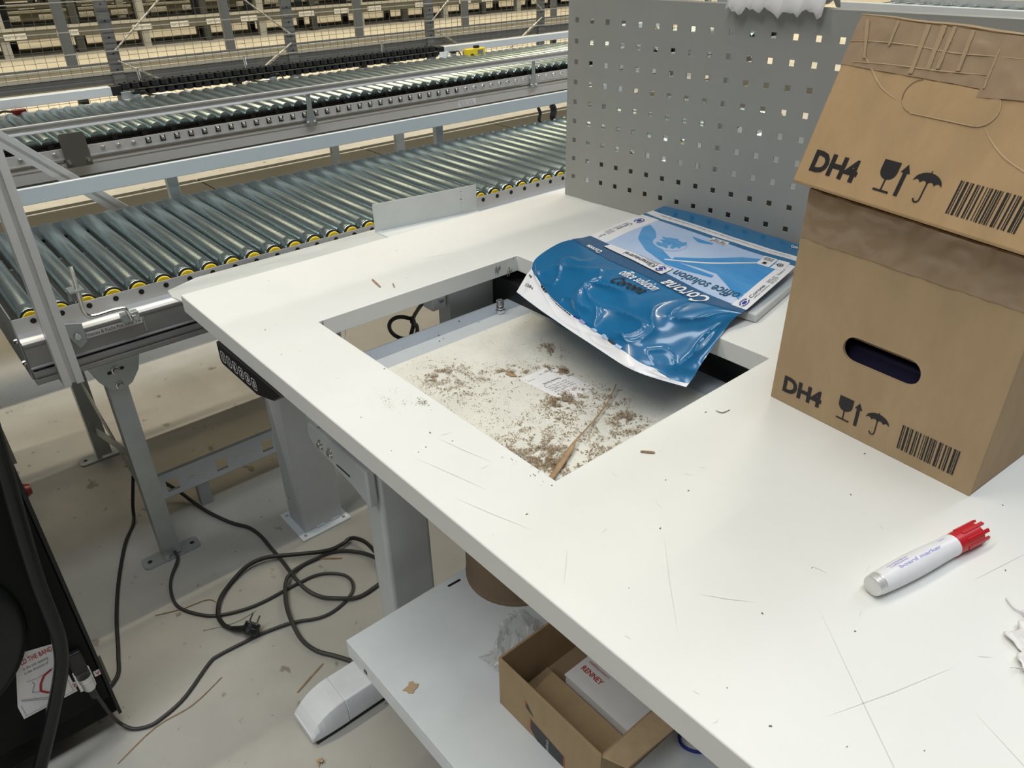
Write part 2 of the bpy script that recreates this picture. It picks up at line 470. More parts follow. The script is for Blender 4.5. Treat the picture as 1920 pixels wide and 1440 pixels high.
# control panel under the front edge
kp = MB().prism([(0.134, 0.769), (0.134, 0.736), (0.140, 0.731), (0.262, 0.731), (0.322, 0.748), (0.352, 0.769)], (0, -0.003, 0), (1, 0, 0), (0, 0, 1), (0, 0.07, 0))
kpo = kp.build('control_panel', M['black'], tb, bevel=0.002)
KEYS = ['up', 'down', '1', '2', '3', 'S']
for k, ch in enumerate(KEYS):
    cx, cz = 0.1555 + 0.0218 * k, 0.7505
    fn = lambda x, z: V(x, -0.0042, z)
    ring = MB()
    oo = rrect(-0.0080, -0.0092, 0.0080, 0.0092, 0.0045); ii = rrect(-0.0067, -0.0079, 0.0067, 0.0079, 0.0034)
    n = len(oo)
    ring.add([fn(cx + p[0], cz + p[1]) for p in oo] + [fn(cx + p[0], cz + p[1]) for p in ii], [(i, (i + 1) % n, n + (i + 1) % n, n + i) for i in range(n)])
    if ch in ('up', 'down'):
        s = 1 if ch == 'up' else -1
        a = [(-0.0042, 0.001), (0, 0.0072), (0.0042, 0.001), (0.0022, 0.001), (0.0022, -0.0068), (-0.0022, -0.0068), (-0.0022, 0.001)]
        b = [(-0.0024, 0.0019), (0, 0.0055), (0.0024, 0.0019), (0.0013, 0.0019), (0.0013, -0.0058), (-0.0013, -0.0058), (-0.0013, 0.0019)]
        m_ = len(a)
        ring.add([fn(cx + .85 * p[0], cz + .8 * s * p[1]) for p in a] + [fn(cx + .85 * p[0], cz + .8 * s * p[1]) for p in b], [(i, (i + 1) % m_, m_ + (i + 1) % m_, m_ + i) for i in range(m_)])
    else:
        write(ring, ch, fn, cx - 0.0034, cz - 0.0047, 0.0068 if ch != '1' else 0.0036, 0.0134, 0.03)
    ring.build('key', M['white_print'], kpo, smooth=False)
# lower shelf tray with its flanges
sh = MB().box(0.372, 0.016, 0.288, 1.345, 0.345, 0.300).box(0.372, 0.016, 0.262, 1.345, 0.0185, 0.289).box(0.372, 0.016, 0.262, 0.3745, 0.345, 0.289).box(1.3425, 0.016, 0.262, 1.345, 0.345, 0.289)
sho = sh.build('lower_shelf', M['shelf_paint'], tb, bevel=0.002)
MB().obox((0.3885, 0.2265, 0.3002), (0.0024, 0, 0), (0.0006, 0.013, 0), (0, 0, 0.0003)).build('slot', M['black'], sho)
MB().box(0.425, 0.0152, 0.272, 0.433, 0.0162, 0.279).build('slot', M['black'], sho)
for sx in (0.60, 1.22):
    MB().box(sx, 0.05, 0.0, sx + 0.06, 0.33, 0.2875).build('shelf_bracket', M['dark_steel'], tb, bevel=0.002)
# scuffs and scratches in the laminate
sc = MB()
def strip(mb, p, q, w, z):
    p, q = V(p[0], p[1], z), V(q[0], q[1], z)
    d = (q - p).normalized(); n_ = V(-d.y, d.x, 0) * w / 2
    mid = (p + q) / 2 + n_ * random.uniform(-3, 3)
    mb.add([p, mid - n_, q, mid + n_], [(0, 1, 2, 3)])
for p, q in (((0.865, 0.022), (0.835, 0.055)), ((0.70, 0.02), (0.80, 0.05)), ((0.62, 0.03), (0.72, 0.055)), ((1.085, 0.07), (1.13, 0.19)), ((1.15, 0.16), (1.28, 0.10)),
             ((1.02, 0.17), (1.20, 0.02)), ((0.95, 0.10), (0.99, 0.13)), ((1.10, 0.29), (1.12, 0.37)), ((0.36, 0.64), (0.30, 0.58)), ((0.13, 0.36), (0.16, 0.46)),
             ((0.88, 0.14), (0.97, 0.05)), ((0.60, 0.07), (0.69, 0.09))):
    strip(sc, p, q, 0.0008, TZ + 0.0004)
for k in range(26):
    x, y = random.uniform(0.5, 1.3), random.uniform(0.0, 0.3)
    if 0.23 < x < 0.76 and y > 0.11: continue
    a = random.uniform(0, PI); l = random.uniform(0.004, 0.02)
    strip(sc, (x, y), (x + l * math.cos(a), y + l * math.sin(a)), 0.0006, TZ + 0.0004)
sco = sc.build('scratches', M['scratch'], tb, smooth=False); sco['kind'] = 'stuff'
# dark scuffs at the corners of the opening
scf = MB()
for x, y, z0, z1, w in ((0.2398, 0.497, 0.771, 0.798, 0.011), (0.2398, 0.468, 0.780, 0.789, 0.006), (0.2398, 0.121, 0.784, 0.797, 0.004)):
    for k in range(7):
        yy = y + random.uniform(-w, w); zz = random.uniform(z0, z1); hh = random.uniform(0.002, 0.006)
        scf.add([V(x + 0.0002, yy - 0.001, zz - hh), V(x + 0.0002, yy + 0.001, zz - hh * .6), V(x + 0.0002, yy + 0.0014, min(zz + hh, 0.7985)), V(x + 0.0002, yy - 0.0006, min(zz + hh * .7, 0.7985))], [(0, 1, 2, 3)])
so = scf.build('scuff_marks', M['scuff'], tb, smooth=False); so['kind'] = 'stuff'

# ------------------------------------------------------------ perforated panel behind the table, with its uprights and an unseen shelf added for its shadow
ang = R(3.5)
ex = V(math.cos(ang), math.sin(ang), 0); ez = V(0, 0, 1); en = V(-math.sin(ang), math.cos(ang), 0)
pp = thing('perforated_panel', (0.70, 0.865, TZ), 'grey perforated tool panel with square holes along the back of the packing table', 'panel')
po = V(0.0405, 0.826, TZ + 0.002)
us = [0.0]; vs_ = [0.0]
PITCH = 0.0378; HW = 0.0047
for k in range(36):
    c = 0.0225 + PITCH * k
    us += [c - HW, c + HW]
us.append(us[-1] + 0.018)
for k in range(9):
    c = 0.0435 + PITCH * k
    vs_ += [c - HW, c + HW]
vs_.append(0.385)
MB().holes(us, vs_, lambda i, j: i % 2 == 1 and j % 2 == 1, po, ex, ez, en * 0.0018).build('perforated_sheet', M['panel_paint'], pp, smooth=False)
fr = MB()
W_ = us[-1]
fr.obox(po + ex * W_ / 2 + ez * 0.386 + en * 0.014, ex * W_ / 2, en * 0.014, ez * 0.0012)
fr.obox(po + ex * 0.001 + ez * 0.19 + en * 0.015, ex * 0.001, en * 0.0135, ez * 0.19)
fr.obox(po + ex * (W_ - 0.001) + ez * 0.19 + en * 0.015, ex * 0.001, en * 0.0135, ez * 0.19)
fr.build('folded_edge', M['panel_paint'], pp)
tr = MB().obox(po + ex * .70 + ez * .040 + en * .050, ex * .66, en * .016, ez * .036)
tr.build('dark_backing', M['dark_steel'], pp)  # dark box added to make the lower rows of holes read dark
up_ = thing('table_superstructure', (0.7, 0.95, 0), 'grey uprights behind the perforated panel carrying an unseen shelf added to cast shade', 'frame')
for x in (0.30, 1.36):
    c = po + ex * x + en * 0.090
    MB().box(c.x - 0.02, c.y - 0.015, 0.0, c.x + 0.02, c.y + 0.015, 1.879).build('upright', M['leg_paint'], up_, bevel=0.002)
MB().box(-0.150, 0.58, 1.88, 1.80, 0.98, 1.905).build('shading_shelf', M['laminate'], up_, bevel=0.002)  # unseen shelf, added to cast the shadow edge on panel and tabletop

rbn = thing('backing_bench', (.85, 1.38, 0), 'dark grey bench added behind the perforated panel to darken the view through its holes', 'bench')
MB().box(.02, 1.03, .77, 1.75, 1.75, .80).build('worktop', M['rack'], rbn, bevel=.002)  # added dark surface that keeps the middle holes from showing bright floor
for x in (.06, 1.66):
    for y in (1.06, 1.68):
        MB().box(x, y, 0, x + .05, y + .05, .77).build('leg', M['rack_dark'], rbn)

# crumpled white bag lying over the panel's top edge
bag = MB()
def bagf(u, v):
    x = 0.395 + 0.165 * u; t = (v - 0.5) * 2
    p = po + ex * (x - 0.04) + en * (0.012 + 0.030 * t)
    z = TZ + 0.3885 + 0.004 + 0.026 * (1 - abs(t)) ** .5 + 0.004 * math.sin(31 * u + 5 * v) + 0.003 * math.sin(63 * u)
    if v < 0.18: z -= 0.010 * (0.18 - v) / 0.18 * (1 + .25 * math.sin(13 * u))
    return V(p.x, p.y, z)
bag.grid(bagf, 26, 10)
tag(bag.build('plastic_bag', M['white_paper'], solid=0.001), 'crumpled whitish bag draped over the top edge of the perforated panel', 'bag')

# ------------------------------------------------------------ weighing scale let into the opening
sz = 0.715
sc_ = thing('floor_scale', (0.48, 0.33, 0.6), 'low grey scale platform with dirty white plate set under the table opening', 'scale')
MB().box(0.224, 0.10, sz - 0.035, 0.775, 0.545, sz).build('scale_frame', M['grey_paint'], sc_, bevel=0.002)
MB().box(0.302, 0.105, sz, 0.715, 0.489, sz + 0.003).build('weighing_plate', M['plate_white'], sc_, bevel=0.0008)
MB().box(0.30, 0.20, 0.60, 0.70, 0.44, sz - 0.035).build('scale_body', M['leg_paint'], sc_, bevel=0.003)
for x in (0.29, 0.68):
    MB().box(x, 0.545, 0.655, x + 0.04, 0.80, 0.69).build('support_arm', M['leg_paint'], sc_)
    MB().box(x, 0.755, 0.655, x + 0.04, 0.79, 0.7695).build('hanger', M['leg_paint'], sc_)
sp = MB()
sp.lathe([(0, 0), (0.0075, 0), (0.0082, 0.001), (0.0082, 0.006), (0.005, 0.007), (0.005, 0.024), (0, 0.024)], (0.263, 0.452, sz), (0, 0, 1), 12)
bo = sp.build('levelling_bolt', M['steel'], sc_)
sg = MB().tube([V(0.263 + 0.0058 * math.cos(t), 0.452 + 0.0058 * math.sin(t), sz + 0.007 + t * 0.00048) for t in [k * 0.4 for k in range(90)]], 0.0011, 6)
sg.build('spring', M['steel'], bo)
# type sticker on the plate
lf = lambda x, y: V(0.464 + x * 0.070 + y * 0.004, 0.318 + y * 0.062 + x * 0.006, sz + 0.0034)
st = MB().add([lf(0, 0), lf(1.32, 0), lf(1.32, 1), lf(0, 1)], [(0, 1, 2, 3)])
sto = st.build('type_sticker', M['white_paper'], sc_, smooth=False, label='white printed sticker')
tx = MB()
lfr = lambda x, y: lf(1.3 - x, 0.98 - y) + V(0, 0, 0.0003)
lfr2 = lambda x, y: lf(0.02 + y * .9, 0.98 - x) + V(0, 0, 0.0003)
write(tx, 'Ottavia Surda', lfr2, 0.22, 0.52, 0.52, 0.11, 0.02)
for k in range(4):
    write(tx, 'Model  Type  Max 150 kg', lfr2, 0.2, 0.70 + 0.09 * k, 0.62, 0.06)
write(tx, 'Serial No.  1042', lfr2, 0.12, 0.12, 0.36, 0.06)
write(tx, 'Min 1kg', lfr2, 0.7, 0.2, 0.2, 0.06)
tx.build('lettering', M['ink_soft'], sto, smooth=False)

# sawdust on the plate: thousands of flakes nobody could count
def flakes(cl, n_bg, bounds, z, s0=0.0006, s1=0.0022, lift=0.004):
    mb = MB()
    def fl_(x, y, zz, s):
        a = random.uniform(0, 2 * PI); b = random.uniform(-.6, .6)
        u = V(math.cos(a), math.sin(a), b * .6) * s; w = V(-math.sin(a), math.cos(a), random.uniform(-.4, .4)) * s * random.uniform(.25, .6)
        c = V(x, y, zz + abs(u.z) + abs(w.z))
        mb.add([c - u - w, c + u - w, c + u * .7 + w, c - u * .8 + w], [(0, 1, 2, 3)])
    for cx, cy, rx, ry, n in cl:
        for k in range(n):
            x = random.gauss(cx, rx); y = random.gauss(cy, ry)
            if not (bounds[0] < x < bounds[1] and bounds[2] < y < bounds[3]): continue
            if mn.noise(V(x * 75, y * 75, 3.3)) + .5 * mn.noise(V(x * 190, y * 190, 1.7)) < random.uniform(-.25, .25): continue
            if .462 < x < .535 and .322 < y < .372 and random.random() < .8: continue
            d = ((x - cx) / rx) ** 2 + ((y - cy) / ry) ** 2
            h = lift * math.exp(-d) * random.random() if n / (rx * ry) > 1.2e6 else 0
            fl_(x, y, z + h, random.uniform(s0, s1))
    for k in range(n_bg):
        x, y = random.uniform(*bounds[:2]), random.uniform(*bounds[2:])
        if .46 < x < .56 and .318 < y < .385: continue
        fl_(x, y, z, random.uniform(s0 * .7, s1 * .7))
    return mb
bd = (0.304, 0.713, 0.107, 0.487)
cl = [(0.554, 0.318, 0.011, 0.009, 420), (0.548, 0.345, 0.018, 0.012, 130), (0.395, 0.235, 0.028, 0.020, 260), (0.375, 0.25, 0.01, 0.02, 100), (0.415, 0.285, 0.012, 0.01, 60),
      (0.448, 0.335, 0.012, 0.008, 120), (0.470, 0.37, 0.013, 0.005, 160), (0.435, 0.315, 0.012, 0.005, 80), (0.495, 0.385, 0.009, 0.005, 110), (0.43, 0.42, 0.014, 0.008, 110),
      (0.62, 0.19, 0.030, 0.024, 420), (0.66, 0.16, 0.026, 0.02, 420), (0.63, 0.23, 0.03, 0.02, 240), (0.69, 0.135, 0.012, 0.012, 260), (0.65, 0.21, 0.012, 0.008, 180),
      (0.655, 0.30, 0.02, 0.02, 130), (0.64, 0.36, 0.018, 0.010, 170), (0.66, 0.34, 0.02, 0.012, 160), (0.60, 0.385, 0.01, 0.012, 90), (0.58, 0.30, 0.03, 0.02, 120), (0.57, 0.37, 0.02, 0.02, 90),
      (0.40, 0.16, 0.02, 0.02, 60), (0.46, 0.25, 0.04, 0.03, 90), (0.68, 0.25, 0.02, 0.03, 120), (0.60, 0.25, 0.05, 0.04, 260), (0.69, 0.2, 0.012, 0.04, 220)]
fd_ = flakes([(a_, b_, c_ * 1.25, d_ * 1.25, int(n_ * 7)) for a_, b_, c_, d_, n_ in cl], 2600, bd, sz + 0.0033, 0.00035, 0.0010, 0.002).build('fine_dust', M['dust_fine'], smooth=False, fixn=False)
tag(fd_, 'pale fine wood dust smeared over the white scale plate', 'dust', kind='stuff')
sd = flakes([(a_, b_, c_ * .9, d_ * .9, int(n_ * 3.2)) for a_, b_, c_, d_, n_ in cl], 260, bd, sz + 0.0036, 0.0004, 0.0015, 0.006).build('sawdust', M['dust'], smooth=False, fixn=False)
tag(sd, 'brown sawdust and shavings strewn in heaps over the white scale plate', 'sawdust', kind='stuff')
cr_ = flakes([(0.538, 0.102, 0.006, 0.003, 60), (0.71, 0.108, 0.03, 0.004, 30)], 0, (0.01, 1.3, 0.01, 0.117), TZ + 0.0004, 0.0003, 0.0011)
fd2 = flakes([(0.508, 0.078, 0.018, 0.012, 240), (0.538, 0.102, 0.008, 0.004, 100)], 0, (0.01, 1.3, 0.01, 0.117), TZ + 0.0003, 0.0003, 0.0007).build('dust_trace', M['dust_fine'], smooth=False, fixn=False)
tag(fd2, 'faint trace of pale dust on the tabletop in front of the opening', 'dust', kind='stuff')
for k in range(70):
    x, y = random.uniform(0.02, 1.3), random.uniform(0.01, 0.5)
    if 0.235 < x < 0.758 and y > 0.115: continue
    s = random.uniform(0.0005, 0.0014); a = random.uniform(0, PI)
    u = V(math.cos(a), math.sin(a), 0) * s; w = V(-math.sin(a), math.cos(a), 0) * s * .5
    c = V(x, y, TZ + 0.0005)
    cr_.add([c - u - w, c + u - w, c + u + w, c - u * .6 + w], [(0, 1, 2, 3)])
tag(cr_.build('crumbs', M['dust_dark'], smooth=False, fixn=False), 'fine dark crumbs scattered over the white tabletop', 'crumbs', kind='stuff')
fz = flakes([(0.27, 0.28, 0.012, 0.09, 40), (0.25, 0.18, 0.01, 0.03, 14)], 0, (0.24, 0.30, 0.13, 0.5), sz + 0.0005, 0.0007, 0.002)
tag(fz.build('grit', M['dust_dark'], smooth=False, fixn=False), 'dark grit lying on the grey rim of the scale', 'grit', kind='stuff')

# brown paper strap lying across the plate
stp = smooth_path([V(0.582, 0.405, sz + 0.012), V(0.600, 0.372, sz + 0.010), V(0.620, 0.325, sz + 0.009), V(0.634, 0.285, sz + 0.010), V(0.642, 0.262, sz + 0.011), V(0.655, 0.235, sz + 0.010), V(0.676, 0.185, sz + 0.008), V(0.691, 0.135, sz + 0.0065)], 5)
mb = MB()
for i, p in enumerate(stp):
    t = i / (len(stp) - 1)
    d = (stp[min(i + 1, len(stp) - 1)] - stp[max(i - 1, 0)]).normalized()
    w = (0.0009 if t < 0.55 else 0.0009 + 0.0028 * min(1, (t - 0.55) / 0.12))
    n_ = V(-d.y, d.x, 0).normalized() * w
    mb.v += [p - n_, p + n_]
for i in range(len(stp) - 1):
    mb.f.append((2 * i, 2 * i + 1, 2 * i + 3, 2 * i + 2))
tag(mb.build('packing_strap', M['straw'], solid=0.0009), 'thin brown strap end lying across the sawdust on the scale plate', 'strap')
tag(MB().prism([(-0.009, -0.002), (0.002, -0.0042), (0.010, 0.0005), (0.004, 0.0038), (-0.006, 0.002)], (0.448, 0.318, sz + 0.0035), (1, 0.3, 0), (-0.3, 1, 0), (0, 0, 0.0012)).build('wood_chip', M['straw']), 'flat brown wood chip beside the printed sticker on the scale plate', 'chip')
def splinter(p, q, w, label, z=0.0, h=0.0015, nm='wood_splinter', m='straw', mid=None, cat='splinter', group=None):
    pts = [V(p[0], p[1], z + h)] + ([V(a[0], a[1], z + h) for a in mid] if mid else []) + [V(q[0], q[1], z + h)]
    pts = smooth_path(pts, 4)
    mb = MB().tube(pts, w, 5, scale=[0.5 + 0.5 * math.sin(PI * (0.15 + 0.7 * i / (len(pts) - 1))) for i in range(len(pts))])
    return tag(mb.build(nm, M[m]), label, cat, group)
splinter((0.16, 0.262), (0.196, 0.255), 0.0016, 'longer light wood splinter on the tabletop left of the opening', TZ)
splinter((0.198, 0.278), (0.212, 0.272), 0.0012, 'shorter light wood splinter on the tabletop left of the opening', TZ)
splinter((0.780, 0.222), (0.792, 0.232), 0.0015, 'small brown wood splinter on the tabletop near the opening corner', TZ)
splinter((0.785, 0.352), (0.795, 0.366), 0.0005, 'dark curled fibre on the tabletop between opening and cartons', TZ, 0.001, 'fibre', 'dust_dark', [(0.793, 0.354)], 'fibre')
# white cable tie stub hanging below the table beside the scale rim
tag(MB().tube([V(0.232, 0.165, 0.768), V(0.236, 0.158, 0.742), V(0.243, 0.150, 0.7165)], 0.0011, 6).build('cable_tie', M['white_print']), 'thin white cable tie hanging inside the left wall of the opening', 'cable tie')

# things seen through the opening
lb = thing('lift_motor', (0.25, 0.60, 0.60), 'black motor housing under the table beyond the back left corner of the opening', 'motor')
MB().box(0.155, 0.500, 0.60, 0.40, 0.70, 0.7515).build('housing', M['black'], lb, bevel=0.004)
MB().box(0.150, 0.398, 0.45, 0.186, 0.4985, 0.7515).build('mounting_plate', M['leg_paint'], lb)
MB().box(.41, .56, .695, 1.65, .72, .7515).build('dark_filler', M['black'], tb, bevel=.003)  # black box added to darken the gap seen behind the opening
jb = thing('junction_bracket', (0.1, 0.38, 0.70), 'small grey bracket with one screw hung under the table left of the scale', 'bracket')
MB().box(0.150, 0.365, 0.715, 0.180, 0.395, 0.7515).build('plate', M['foot_paint'], jb, bevel=0.002)
MB().cyl(V(0.180, 0.382, 0.735), V(0.184, 0.382, 0.735), 0.006, 10).build('screw', M['steel'], jb)
lo_, lr_, lu_ = V(-.005, .412, .600), V(.647, .763, 0), V(.385, -.327, .859)
lp = [V(.10, .50, .745), V(.05, .50, .69), V(-.035, .490, .625)]
for q in range(0, 15):
    t_ = R(40 - 26 * q)
    lp.append(lo_ + lr_ * .029 * math.cos(t_) + lu_ * .042 * math.sin(t_) + fw * (.001 * q))
lp += [V(.0, .42, .56), V(-.08, .46, .45), V(-.20, .50, .2), V(-.30, .52, .02)]
tag(MB().tube(smooth_path(lp, 5), 0.0042, 8).build('hanging_cable', M['rubber']), 'black cable hanging in a loop under the left side of the table', 'cable')

# ------------------------------------------------------------ opened pack of office paper
G = [[(.302, .858, .803), (.375, .857, .803), (.45, .856, .803), (.525, .854, .803), (.60, .852, .803)],
     [(.299, .8626, .829), (.3777, .8596, .831), (.4546, .8547, .831), (.526, .8501, .831), (.5888, .8498, .829)],
     [(.3018, .8097, .831), (.3924, .8013, .833), (.4751, .7943, .833), (.5521, .7889, .833), (.6173, .7946, .83)],
     [(.306, .7647, .832), (.405, .7554, .834), (.4933, .749, .834), (.5745, .745, .834), (.6393, .7542, .831)],
     [(.3045, .6973, .829), (.4113, .6676, .835), (.5058, .6526, .836), (.5907, .6461, .835), (.6602, .6536, .829)],
     [(.308, .6258, .826), (.4241, .5916, .835), (.5266, .5684, .836), (.6103, .5551, .834), (.6709, .5755, .822)],
     [(.285, .5776, .82), (.4289, .5069, .834), (.5175, .4853, .836), (.6079, .4717, .832), (.6689, .5562, .818)],
     [(.2945, .5108, .812), (.4145, .4715, .822), (.5151, .4511, .826), (.6192, .4334, .822), (.6695, .5313, .806)],
     [(.3121, .4821, .803), (.4253, .4314, .808), (.5341, .4028, .812), (.6313, .3957, .808), (.691, .4522, .79)],
     [(.319, .465, .799), (.4263, .4158, .80), (.5258, .3906, .802), (.6367, .3768, .796), (.6967, .428, .779)],
     [(.3565, .41, .797), (.4253, .395, .796), (.5263, .3763, .796), (.6393, .3675, .79), (.7007, .4073, .773)]]
G = [[Vector(p) for p in r] for r in G]
NV, NU = len(G), 5
def _cr(p0, p1, p2, p3, t):
    return 0.5 * ((2 * p1) + (p2 - p0) * t + (2 * p0 - 5 * p1 + 4 * p2 - p3) * t * t + (3 * p1 - p0 - 3 * p2 + p3) * t ** 3)
from mathutils import noise as mn
def wrap(u, v):
    u = min(max(u, 0), 1); v = min(max(v, 0), 1)
    fu = u * (NU - 1); iu = min(int(fu), NU - 2); tu = fu - iu
    fv = v * (NV - 1); iv = min(int(fv), NV - 2); tv = fv - iv
    q = []
    for j in range(-1, 3):
        r = G[min(max(iv + j, 0), NV - 1)]
        q.append(_cr(*[r[min(max(iu + i, 0), NU - 1)] for i in range(-1, 3)], tu))
    p = _cr(*q, tv)
    k = min(1, max(0, (v - 0.52) / 0.12))
    edge = min(1, 12 * u, 12 * (1 - u)) * (1 if v < 0.95 else (1 - v) / 0.05)
    a = mn.noise(V(u * 3.6 + v * 2, v * 6.5, 1.3)); b = mn.noise(V(u * 7 + 4 + v * 3, v * 9 - u * 4, 7.7)); c = mn.noise(V(u * 9, v * 7, 4.2))
    calm = 1 - 0.97 * math.exp(-((u - .5) / .13) ** 2 - ((v - .585) / .035) ** 2)
    hemk = 1 if v < .78 else max(.25, 1 - (v - .78) / .1)
    crease = ((1 - abs(a)) ** 9 * 0.0075 + (1 - abs(b)) ** 11 * 0.0045 + c * .004 - 0.002) * calm * hemk
    p = p + V(0, -0.25, 1) * (k * crease * edge)
    p.z += (1 - k) * 0.0006 * mn.noise(V(u * 8, v * 14, 2))
    return p
_nc = {}
def wrapn(u, v, off):
    if v < 0.53: off *= 0.5
    e = 0.004
    du = wrap(u + e, v) - wrap(u - e, v); dv = wrap(u, v - e) - wrap(u, v + e)
    n_ = du.cross(dv)
    n_ = n_.normalized() if n_.length > 1e-9 else V(0, 0, 1)
    if n_.z < 0: n_ = -n_
    return wrap(u, v) + n_ * off
pk = thing('paper_pack', (0.48, 0.70, TZ), 'torn open blue and white pack of copy paper sagging over the table opening', 'paper pack')
MB().grid(lambda u, v: wrap(u, v), 140, 200).build('wrapper', M['wrap_blue'], pk, ang=60, solid=0.0)
MB().box(0.335, 0.60, TZ, 0.632, 0.835, TZ + 0.0235).build('paper_stack', M['white_paper'], pk)
MB().obox((0.642, 0.69, TZ + 0.0075), (0.020, 0.004, 0), (-0.02, 0.105, 0), (0, 0, 0.0072)).build('film_sleeve', M['leg_paint'], pk, bevel=0.003, label='grey loose sleeve under the pack')
def zone(name, m, u0, u1, lo, hi, nu, nv, off, parent=pk, label=None):
    def fn(a, b):
        u = u0 + (u1 - u0) * a
        l, h = lo(u), hi(u)
        return wrapn(u, l + (h - l) * b, off)
    return MB().grid(fn, nu, nv).build(name, M[m], parent, ang=60, label=label)
K = lambda c: (lambda u: c)
def pl_(pts):
    def f(u):
        if u <= pts[0][0]: return pts[0][1]
        for (a, x), (b, y) in zip(pts, pts[1:]):
            if u <= b: return x + (y - x) * (u - a) / (b - a)
        return pts[-1][1]
    return f
zone('white_band', 'wrap_white', 0, 1, pl_([(0, .205), (.1, .212), (1, .20)]), pl_([(0, .262), (.12, .272), (1, .258)]), 60, 5, .0005)
panel = zone('picture_panel', 'wrap_pale', .10, .905, K(.293), K(.496), 70, 22, .0005)
zone('side_strip', 'wrap_white', 0.0, .125, K(.288), K(.497), 12, 22, .0008)
zone('side_strip', 'wrap_white', .895, 1.0, K(.302), K(.500), 10, 22, .0008)
zone('slate_band', 'wrap_navy', .0, 1.0, K(.4985), pl_([(0, .56), (.5, .535), (1, .53)]), 80, 6, .0005)
hem = zone('white_hem', 'wrap_white', 0.0, 1.0, pl_([(0, .79), (.1, .822), (.4, .850), (.7, .862), (.82, .90), (.9, .965), (1, .955)]), K(.9995), 140, 44, .0012)
zone('swoosh', 'wrap_mid', .135, .70, pl_([(.135, .335), (.2, .355), (.3, .40), (.45, .438), (.7, .43)]), pl_([(.135, .36), (.2, .415), (.3, .45), (.45, .468), (.7, .44)]), 40, 8, .0009, panel)
zone('swoosh', 'wrap_mid', .45, .90, pl_([(.45, .425), (.6, .372), (.7, .332), (.8, .312), (.9, .300)]), pl_([(.45, .440), (.6, .425), (.7, .42), (.8, .445), (.9, .475)]), 34, 10, .0009, panel)
zone('swoosh', 'wrap_mid', .37, .50, K(.318), pl_([(.37, .322), (.43, .335), (.5, .325)]), 12, 3, .0009, panel)
zone('pale_line', 'wrap_white', .42, .80, pl_([(.42, .448), (.6, .395), (.8, .33)]), pl_([(.42, .453), (.6, .402), (.8, .336)]), 30, 2, .0013, panel)
def disc(name, m, cu, cv, ru, rv, off, parent, n=28, r0=0.0, a0=0, a1=360, irr=0, seed=0):
    mb = MB(); ri = 5 if r0 == 0 else 2
    def fn(a, b):
        t = R(a0 + (a1 - a0) * a)
        r = (r0 + (1 - r0) * b) * (1 + irr * mn.noise(V(math.cos(t) * 2 + seed, math.sin(t) * 2, seed)) * 1.6)
        return wrapn(cu + ru * r * math.cos(t), cv + rv * r * math.sin(t), off)
    mb.grid(fn, n, ri)
    return mb.build(name, M[m], parent, ang=60)
disc('globe', 'wrap_pale', .345, .380, .088, .036, .0014, panel)
for cu, cv, ru, rv, sd_ in ((.325, .372, .045, .017, 1), (.385, .380, .030, .017, 2), (.33, .398, .04, .010, 3), (.395, .362, .02, .008, 5)):
    disc('continent', 'wrap_mid', cu, cv, ru, rv, .0018, panel, irr=.5, seed=sd_)
# carbon-neutral flash on the panel edge
fl0 = lambda x, y: wrapn(.148 + .346 * x + .006 * y, .494 - .021 * x + (.022 + .014 * x) * (1 - y), .0020)
MB().grid(lambda a, b: fl0(-.006 + 1.012 * a, -.06 + 1.12 * b), 30, 3).build('flash_border', M['ink'], pk, ang=60)
fl1 = lambda x, y: fl0(x, y) + V(0, 0, .0004)
flash = MB().grid(lambda a, b: fl1(a, b), 30, 3).build('flash', M['wrap_white'], pk, ang=60)
tx = MB()
fr2 = lambda x, y: fl0(1 - x, y) + V(0, 0, .0009)        # upside down, read from the back of the table
fr3 = lambda x, y: fl0(1 - x, 1 - y) + V(0, 0, .0009)
write(tx, 'Klimaneutral', fr3, .20, .30, .52, .72, .01)
write(tx, 'Druckprodukt', fr3, .20, .14, .2, .16)
write(tx, 'Emissionen kompensiert', fr3, .20, .02, .36, .14)
tx.build('lettering', M['ink'], flash, smooth=False)
def ring_on(fn, cx, cy, rx, ry, name, parent):
    mb = MB()
    for r0, r1, a0, a1 in ((0, .42, 0, 360), (.62, .84, 20, 170), (.62, .84, 200, 345), (.93, 1.0, 40, 120), (.93, 1.0, 190, 300)):
        mb.grid(lambda a, b: fn(cx + rx * (r0 + (r1 - r0) * b) * math.cos(R(a0 + (a1 - a0) * a)), cy + ry * (r0 + (r1 - r0) * b) * math.sin(R(a0 + (a1 - a0) * a))), 20, 1)
    return mb.build(name, M['ink_blue'], parent, smooth=False)
ring_on(fr3, .11, .52, .065, .40, 'emblem', flash)
# words on the picture panel, seen upside down
def updown(body, u0, u1, v0, v1, h, m, bold=0, shear=0, off=.0018, parent=pk, name='lettering'):
    """upside-down text: starts at the right end (u0, v0), runs to (u1, v1); letters point to larger v"""
    mb = MB()
    write(mb, body, lambda x, y: wrapn(u0 + (u1 - u0) * x, v0 + (v1 - v0) * x + y * h, off), 0, 0, 1, 1, bold, shear)
    return mb.build(name, M[m], parent, smooth=False)
def upright(body, u0, u1, v0, v1, h, m, bold=0, shear=0, off=.0018, parent=pk, name='lettering'):
    mb = MB()
    write(mb, body, lambda x, y: wrapn(u0 + (u1 - u0) * x, v0 + (v1 - v0) * x - y * h, off), 0, 0, 1, 1, bold, shear, 3)
    return mb.build(name, M[m], parent, smooth=False)
updown('office solution', .885, .520, .452, .468, .040, 'ink_teal', .012, .25, .0022)
updown('Corona', .800, .552, .504, .512, .050, 'white_print', .015, .2)
upright('office solution', .378, .602, .572, .566, .036, 'white_print', .012, 0, .0018)
upright('Corona', .408, .592, .612, .594, .048, 'ink', .012, .15, .0018)
updown('Corona', .182, .105, .535, .541, .020, 'white_print', .03)
